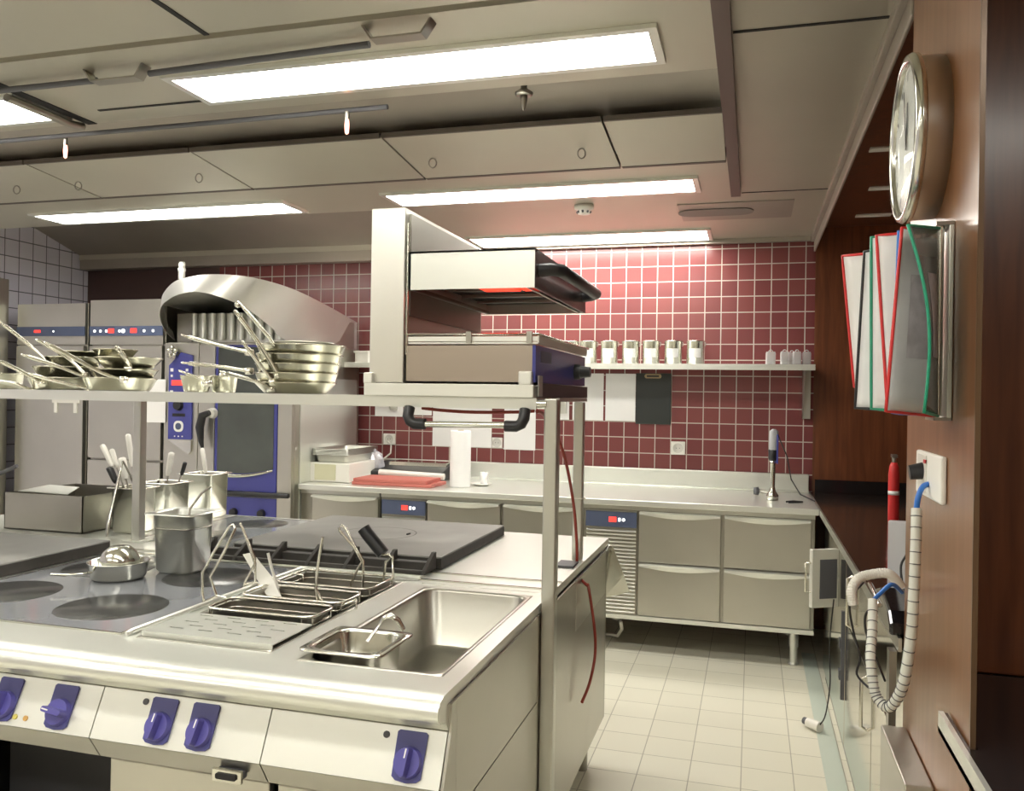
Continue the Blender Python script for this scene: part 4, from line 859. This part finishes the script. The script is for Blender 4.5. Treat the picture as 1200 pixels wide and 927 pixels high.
a = at(230, 460, 2.5); pan(a.x, 2.5, zz, .052, .055, 'small steel saucepan, left one of the little pair', [at(243, 449, 2.44), at(232, 443, 2.42), at(219, 438, 2.40)], .8, 'small saucepans on the overshelf', hr=.008)
a = at(262, 460, 2.6); pan(a.x, 2.6, zz, .048, .058, 'small steel saucepan, right one of the little pair', [at(262, 441, 2.55), at(270, 438, 2.52), at(276, 440, 2.50)], .85, 'small saucepans on the overshelf', hr=.008)
a = at(140, 460, 2.56)
pan(a.x, 2.56, zz, .125, .045, 'wide steel pan, lowest under the pile left of the rack post', [at(106, 456, 2.50), at(75, 449, 2.47), at(42, 440, 2.44)], .85)
pan(a.x+.01, 2.57, zz+.047, .115, .03, 'wide steel pan, second in the pile left of the rack post', [at(112, 447, 2.50), at(75, 432, 2.46), at(34, 418, 2.42)], .88)
pan(a.x+.03, 2.57, zz+.079, .115, .04, 'steel pan on top of the pile, its rim highest at the right', [at(145, 445, 2.45), at(120, 437, 2.43), at(60, 405, 2.38)], .72, tilt=None)
pan(a.x-.03, 2.57, zz+.121, .075, .028, 'small steel pan crowning the pile, short upright handle', [at(150, 432, 2.5), at(147, 422, 2.47), at(141, 413, 2.45)], .8, hr=.009)
a = at(72, 460, 2.60)
pan(a.x, 2.62, zz, .13, .045, 'wide steel pan, lowest of the far left pile', [at(45, 458, 2.54), at(20, 452, 2.50), at(-20, 442, 2.46)], .85)
pan(a.x+.0, 2.63, zz+.047, .12, .04, 'wide steel pan, middle of the far left pile', [at(50, 450, 2.5), at(28, 437, 2.48), at(2, 424, 2.44)], .85)
pan(a.x+.02, 2.64, zz+.089, .10, .035, 'steel pan on top of the far left pile, long raised handle', [at(60, 428, 2.56), at(35, 405, 2.52), at(6, 382, 2.48)], .85)
pan(a.x+.03, 2.66, zz+.126, .085, .02, 'shallow pan lying inside the far left pile top', [at(100, 440, 2.5), at(80, 420, 2.48), at(50, 402, 2.46)], .9)
a = at(-15, 460, 2.62); pan(a.x, 2.62, zz, .13, .06, 'large steel pan cut off by the left photo edge on the shelf', [at(40, 460, 2.49), at(20, 450, 2.47), at(0, 447, 2.46)], .9)

# ================================================================== RIGHT SIDE
t = thing('hatch_worktop', 'black hatch worktop with a steel edge at the bottom right corner', 'worktop', (.9, 1.0, .87))
mb = MB(); mb.prism([(.366, -1.2), (.366, 1.808), (.3725, 1.808), (.3725, 1.632), (.3855, 1.632), (.3855, 2.098), (1.595, 2.098), (1.595, -1.2)], 'Z', .872, .899); mb.build('top', BLACKG, t)
mb = MB(); mb.box(.357, -1.2, .860, .366, 1.812, .9005); mb.box(.357, -1.2, .860, .372, 1.812, .871); mb.build('steel_edge', STEELT, t)
MB().lathe([(.001, .8995), (.11, .8995), (.112, .899)], (.66, 1.86, 0), 40).build('hot_zone', GREYD, t)
B(.42, -1.2, 0, 1.595, 1.8, .858).build('cabinet_front', WOODD, t)
# counter along the right
t = thing('pass_counter', 'long dark counter in the wood panelled recess at the right', 'counter', (1.0, 4.1, .87))
B(.372, 2.325, .872, 1.595, 5.895, .900).build('top', COUNTR, t); B(.364, 2.325, .868, .372, 5.895, .902).build('steel_edge', STEEL, t)
B(.40, 5.86, .901, 1.59, 5.895, .985).build('upstand', BLACKG, t)
t = thing('counter_cabinet', 'row of mirror polished steel cabinet fronts under the dark counter', 'cabinet', (.9, 3.8, 0))
B(.40, 2.33, .06, 1.55, 4.90, .862).build('body', STEELD, t)
for k, (a, b_, z0, z1) in enumerate([(3.76, 4.84, .07, .86), (2.96, 3.75, .60, .86), (2.33, 2.95, .60, .86), (2.96, 3.75, .07, .59), (2.33, 2.95, .07, .59)]):
    B(.385, a+.004, z0, .399, b_-.004, z1).build('front_panel', MIRROR, t, bevel=.002)
for (y0, z0, z1) in ((3.05, .40, .58), (3.52, .62, .82)):
    MB().tube([(.385, y0, z1), (.365, y0, z1-.01), (.365, y0, z0+.01), (.385, y0, z0)], .006, 8).build('handle', WIRE, t)
B(.372, 3.78, .25, .386, 3.80, .62).build('hinge_strip', GREYD, t)
for z in (.33, .46): B(.366, 3.79, z, .384, 3.83, z+.04).build('latch', GREYD, t)
B(.40, 2.40, 0, 1.5, 4.85, .055).build('plinth', STEELD, t)
obj1(B(.30, 2.4, .001, .375, 5.3, .004), 'floor_channel', plain('channel_steel', (.62, .68, .60), .3, .1), 'narrow pale drain channel cover along the right cabinets', 'drain')
# open oven door
t = thing('open_cabinet_door', 'small open cabinet door with a dark window, swung over the drawers', 'door', (.38, 4.03, .6))
hx, hy = .378, 4.07; wx, wy = .262, 4.00
dv = Vector((wx-hx, wy-hy, 0)); nv = Vector((-dv.y, dv.x, 0)).normalized()*.012
def slab(u0, u1, z0, z1, off0, off1):
    vs = []
    for z in (z0, z1):
        for u_, o_ in ((u0, off0), (u1, off0), (u1, off1), (u0, off1)): p = Vector((hx, hy, z))+dv*u_+nv*o_; vs.append((p.x, p.y, z))
    return MB().add(vs, [(0, 3, 2, 1), (4, 5, 6, 7), (0, 1, 5, 4), (1, 2, 6, 5), (2, 3, 7, 6), (3, 0, 4, 7)])
slab(0, 1, .575, .835, -1, 1).build('frame', PANELW, t, bevel=.002); slab(.08, .72, .615, .79, -1.25, 1.25).build('window', GREYD, t)
a = Vector((wx, wy, 0)); o_ = Vector((-.022, -.004, 0))
MB().tube([(a.x, a.y, .775), (a.x+o_.x, a.y+o_.y, .775), (a.x+o_.x, a.y+o_.y, .645), (a.x, a.y, .645)], .0045, 8).build('handle', WIRE, t)
# box and post at the pillar
t = thing('steel_trunking_box', 'steel box standing against the wood pillar at the lower right', 'box', (.35, 2.05, 0))
B(.318, 1.93, .002, .3745, 2.27, .700).build('casing', STEELF, t, bevel=.003); B(.372, 1.925, .002, .3755, 1.93, .68).build('edge_bead', STEELT, t)
obj1(B(.345, 2.335, .002, .362, 2.375, .865), 'steel_post', STEELD, 'narrow dark steel upright left of the pillar box', 'post')
# red bottle, grey appliance
q = Vector((.68, 4.55, .90))
t = thing('red_bottle', 'slim red fire extinguisher bottle on the dark counter', 'bottle', q)
MB().lathe([(.001, .901), (.024, .901), (.026, .91), (.026, 1.14), (.022, 1.18), (.014, 1.20), (.001, 1.20)], (q.x, q.y, 0), 24).build('bottle_body', RED, t)
MB().lathe([(.0265, 1.04), (.0268, 1.04), (.0268, 1.06), (.0265, 1.06)], (q.x, q.y, 0), 24).build('label', PAPER, t)
mb = MB(); mb.cyl((q.x, q.y, 1.20), (q.x, q.y, 1.235), .010); mb.box(q.x-.012, q.y-.03, 1.225, q.x+.012, q.y+.03, 1.24); mb.build('valve', STEELD, t)
t = thing('counter_appliance', 'grey boxy appliance on the dark counter behind the conduit', 'appliance', (.55, 2.8, .9))
mb = MB(); mb.prism([(2.55, .901), (2.95, .901), (2.95, 1.12), (2.62, 1.16), (2.55, 1.10)], 'X', .425, .70); mb.build('housing', GREY, t, bevel=.006)
B(.44, 2.60, 1.15, .50, 2.66, 1.175).build('blue_knob', BLUE, t)
t = thing('contact_grill', 'dark glossy appliance jutting over the counter edge', 'appliance', (.36, 2.45, .9))
mb = MB(); mb.prism([(2.34, .903), (2.62, .903), (2.62, .965), (2.52, .99), (2.38, .96), (2.34, .93)], 'X', .345, .60); mb.build('housing', BLACKG, t, bevel=.008)
MB().tube([(.33, 2.40, .965), (.325, 2.50, .985), (.33, 2.60, .98)], .007, 8).build('handle', POLISH, t)
# flexible conduits and cables
def ribbed(pts, r, name, mat, label, pitch=4):
    P = smooth_pts([Vector(p) for p in pts], 14)
    t = thing(name, label, 'conduit', P[-1])
    mb = MB().tube(P, r, 12); mb.cur = 1
    for i in range(pitch, len(P)-pitch, pitch):
        d = (P[i+1]-P[i-1]).normalized(); a_ = d.orthogonal().normalized(); b_ = d.cross(a_)
        mb.tube([P[i]+a_*(r+.0006)*math.cos(2*PI*k/12)+b_*(r+.0006)*math.sin(2*PI*k/12) for k in range(12)], .0011, 4, True)
    mb.build('sleeve', [mat, GREYD], t); return t
CW = plain('conduit_grey', (.66, .66, .60), .45)
ribbed([at(1074, 596, 1.95), at(1073, 640, 1.93), at(1071, 690, 1.92), at(1068, 740, 1.92), at(1061, 790, 1.93), at(1053, 815, 1.95), at(1041, 829, 1.97), at(1028, 818, 1.99), at(1023, 800, 2.0), at(1020, 770, 2.02), at(1022, 740, 2.06), at(1023, 703, 2.10)], .0105, 'flexible_conduit', CW, 'grey flexible conduit looping down from the wall socket')
obj1(MB().tube(smooth_pts([at(1094, 566, 2.0), at(1082, 570, 1.965), at(1076, 583, 1.95), at(1074, 598, 1.95)], 5), .006), 'blue_cable', CBLUE, 'blue cable bending from the white wall socket into the conduit', 'cable')
obj1(MB().tube(smooth_pts([at(1023, 704, 2.10), at(1030, 697, 2.12), at(1045, 685, 2.14), at(1057, 694, 2.2)], 5), .005), 'blue_cable', CBLUE, 'blue cable coming out of the lower conduit end', 'cable')
P = smooth_pts([at(1000, 708, 2.22), at(998, 692, 2.22), at(1006, 678, 2.24), at(1022, 673, 2.26), at(1040, 672, 2.26), at(1050, 680, 2.27), at(1056, 688, 2.28)], 60)
H = []
for i, p in enumerate(P):
    d = (P[min(i+1, len(P)-1)]-P[max(i-1, 0)]).normalized(); a_ = d.cross(Vector((0, 1, 0))).normalized(); H.append(p+a_*.009*math.sin(i*.75)+Vector((0, .009, 0))*math.cos(i*.75))
obj1(MB().tube(H, .0038, 6), 'coiled_cable', WHITE, 'white coiled cable over the counter edge', 'cable')
for lab, pts in (('thin black cable hanging in a loop in front of the steel fronts', [at(1012, 682, 2.3), at(996, 705, 2.3), at(1000, 740, 2.3), at(1008, 770, 2.3), at(1004, 790, 2.32), at(1018, 806, 2.3)]),
                 ('thin black cable beside the lower conduit end', [at(1022, 712, 2.25), at(1014, 722, 2.25), at(1016, 745, 2.25), at(1030, 780, 2.26), at(1037, 798, 2.28)]),
                 ('black cable from the cabinet corner to the plug on the floor', [Vector((.36, 4.0, .62)), Vector((.345, 4.0, .42)), Vector((.35, 4.0, .25)), Vector((.335, 4.02, .10)), Vector((.315, 4.05, .04))]),
                 ('thin black cable descending from the grey appliance', [at(1063, 620, 2.50), at(1064, 645, 2.4), at(1056, 662, 2.38), at(1057, 682, 2.36)])):
    obj1(MB().tube(smooth_pts([Vector(p) for p in pts], 5), .003, 6), 'black_cable', BLACK, lab, 'cable', 'thin cables at the right counter')
t = thing('floor_plug', 'white plug lying on the floor by the right cabinets', 'plug', (.30, 4.08, .0))
MB().cyl((.315, 4.05, .028), (.265, 4.10, .028), .024, .020, 16).build('plug_body', WHITE, t); MB().cyl((.27, 4.095, .028), (.25, 4.115, .028), .016, .016, 12).build('pin_face', GREYD, t)
# socket on the pillar
t = thing('double_socket', 'white double socket with plugs on the wood pillar', 'wall socket', (.375, 1.98, 1.34))
zt0 = [at(1080, 530, 2.13).z, at(1112, 589, 1.84).z]
B(.364, 1.86, 1.295, .3755, 2.125, 1.392).build('plate', WHITE, t, bevel=.004)
B(.3615, 2.0, 1.305, .364, 2.09, 1.385).build('insert', plain('insert_w', (.7, .68, .62), .4), t)
mb = MB(); mb.cyl((.364, 2.035, 1.350), (.335, 2.035, 1.345), .019, .016, 16); mb.build('black_plug', BLACK, t)
B(.360, 2.00, 1.368, .364, 2.02, 1.376).build('red_mark', RED, t)
# clock
t = thing('wall_clock', 'round steel rimmed wall clock mounted high on the wood pillar', 'clock', (.376, 1.97, 2.04))
cy_, cz_ = 2.02, 2.075; R_ = .180
def lx(prof, name, mat): MB().lathe([(r, x) for r, x in prof], (0, cy_, cz_), 72, 'X').build(name, mat, t)
lx([(.15, .3755), (R_-.008, .3755), (R_-.006, .322)], 'drum', STEEL); lx([(R_-.008, .330), (R_, .326), (R_+.001, .316), (R_-.004, .307), (R_-.014, .305), (R_-.020, .312), (R_-.022, .320)], 'rim', POLISH)
lx([(.001, .318), (R_-.02, .318)], 'dial', plain('dial_white', (.70, .72, .66), .4))
mb = MB()
for k in range(60):
    a = 2*PI*k/60; r0 = R_-(.050 if k % 5 == 0 else .036); r1 = R_-.028; w_ = .004 if k % 5 == 0 else .0015
    c_, s_ = math.cos(a), math.sin(a); mb.add([(.3172, cy_+r*c_-q_*w_*s_, cz_+r*s_+q_*w_*c_) for r, q_ in ((r0, -1), (r0, 1), (r1, 1), (r1, -1))], [(0, 1, 2, 3)])
mb.build('hour_marks', BLACK, t)
for nm, a, l_, w_ in (('hour_hand', 100, .08, .006), ('minute_hand', 75, .12, .004)):
    a = math.radians(a); c_, s_ = math.cos(a), math.sin(a); x_ = .3155 if nm[0] == 'h' else .3145
    MB().add([(x_, cy_+r*c_-q_*w_*s_, cz_+r*s_+q_*w_*c_) for r, q_ in ((-.02, -1), (-.02, 1), (l_, .6), (l_, -.6))], [(0, 1, 2, 3)]).build(nm, BLACK, t, solid=.001)
cg = thin_glass('clock_glass', (1, 1, 1), .10); lx([(.001, .3095), (R_-.02, .3115), (R_-.018, .3125), (.001, .3105)], 'glass', cg)
# folder rack
t = thing('folder_rack', 'steel wall rack rail holding coloured display folders', 'rack', (.37, 1.83, 1.65))
mb = MB(); mb.box(.366, 1.825, 1.470, .3755, 1.91, 1.850); mb.build('back_plate', STEELT, t, bevel=.002)
mb = MB(); mb.cyl((.353, 1.84, 1.475), (.353, 1.84, 1.850), .007); mb.cyl((.353, 1.885, 1.475), (.353, 1.885, 1.850), .005); mb.build('hinge_rod', WIRE, t)
B(.343, 1.825, 1.850, .3755, 1.91, 1.857).build('end_cap', STEELD, t); B(.343, 1.825, 1.465, .3755, 1.91, 1.471).build('end_cap', STEELD, t)
def folder(pts, mat, label, fill=PAPER, curve=0):
    # pts: outer top, outer bottom, hinge bottom, hinge top
    T, Bt, HB, HT = [Vector(p) for p in pts]; n = 10
    t = thing('display_folder', label, 'folder', HB, 'display folders on the wall rack')
    side = (T-HT).cross(HB-HT).normalized()
    def G(u, v): 
        p = HT.lerp(T, u).lerp(HB.lerp(Bt, u), v); return p+side*curve*math.sin(PI*v)*u
    vs = [G(i/n*.985, j/n) for j in range(n+1) for i in range(n+1)]
    mb = MB(); mb.add(vs, [(j*(n+1)+i, j*(n+1)+i+1, (j+1)*(n+1)+i+1, (j+1)*(n+1)+i) for j in range(n) for i in range(n)], True)
    pocket = mb.build('pocket', fill, t, solid=.0012)
    mb = MB(); mb.tube([G(u/6, 0) for u in range(7)]+[G(1, v/12) for v in range(1, 13)]+[G(1-u/6, 1) for u in range(1, 7)], .0032, 6); mb.build('edge', mat, t)
    if fill is not CLEAR and fill is not GREY:
        for sg in (1, -1):
            vs = [G(.18+i/4*.5, .25+j/4*.45)+side*sg*.0014 for j in range(5) for i in range(5)]
            mb = MB(); mb.add(vs, [(j*5+i, j*5+i+1, (j+1)*5+i+1, (j+1)*5+i) for j in range(4) for i in range(4)], True); mb.build('printed_sheet', SKETCH, t)
SL = plain('pocket_sleeve', (.84, .84, .85), .35, noise=.12, scale=9)
h = lambda y, z: (.350, y, z)
folder([at(987, 300, 1.98), at(1001, 453, 1.98), h(1.885, 1.490), h(1.885, 1.815)], RED, 'red edged folder, outermost at the left of the rack')
folder([at(1013, 295, 1.93), at(1002, 478, 1.93), h(1.880, 1.478), h(1.880, 1.83)], BLACK, 'dark edged folder beside the outermost red one', SL)
folder([at(1021, 278, 1.90), at(1021, 479, 1.90), h(1.872, 1.476), h(1.872, 1.84)], GREEN, 'green edged folder in the middle of the rack', SL)
folder([at(1027, 276, 1.86), at(1040, 479, 1.86), h(1.86, 1.475), h(1.86, 1.845)], RED, 'red edged folder in the middle showing a picture sheet')
folder([at(1057, 267, 1.76), at(1038, 482, 1.76), h(1.85, 1.473), h(1.85, 1.845)], RED, 'red edged folder whose grey pocket faces the viewer', SL)
folder([at(1064, 264, 1.70), at(1083, 483, 1.70), h(1.825, 1.474), h(1.835, 1.845)], GREEN, 'green edged folder bowed towards the viewer, nearest', plain('pocket_dark', (.16, .16, .16), .2, coat=.3), curve=.022)
folder([at(1053, 271, 1.83), at(1046, 484, 1.83), h(1.857, 1.474), h(1.857, 1.844)], CBLUE, 'blue edged folder almost hidden between the red ones', SL)

for o in list(bpy.data.objects):
    if '_w' in o.keys(): del o['_w']
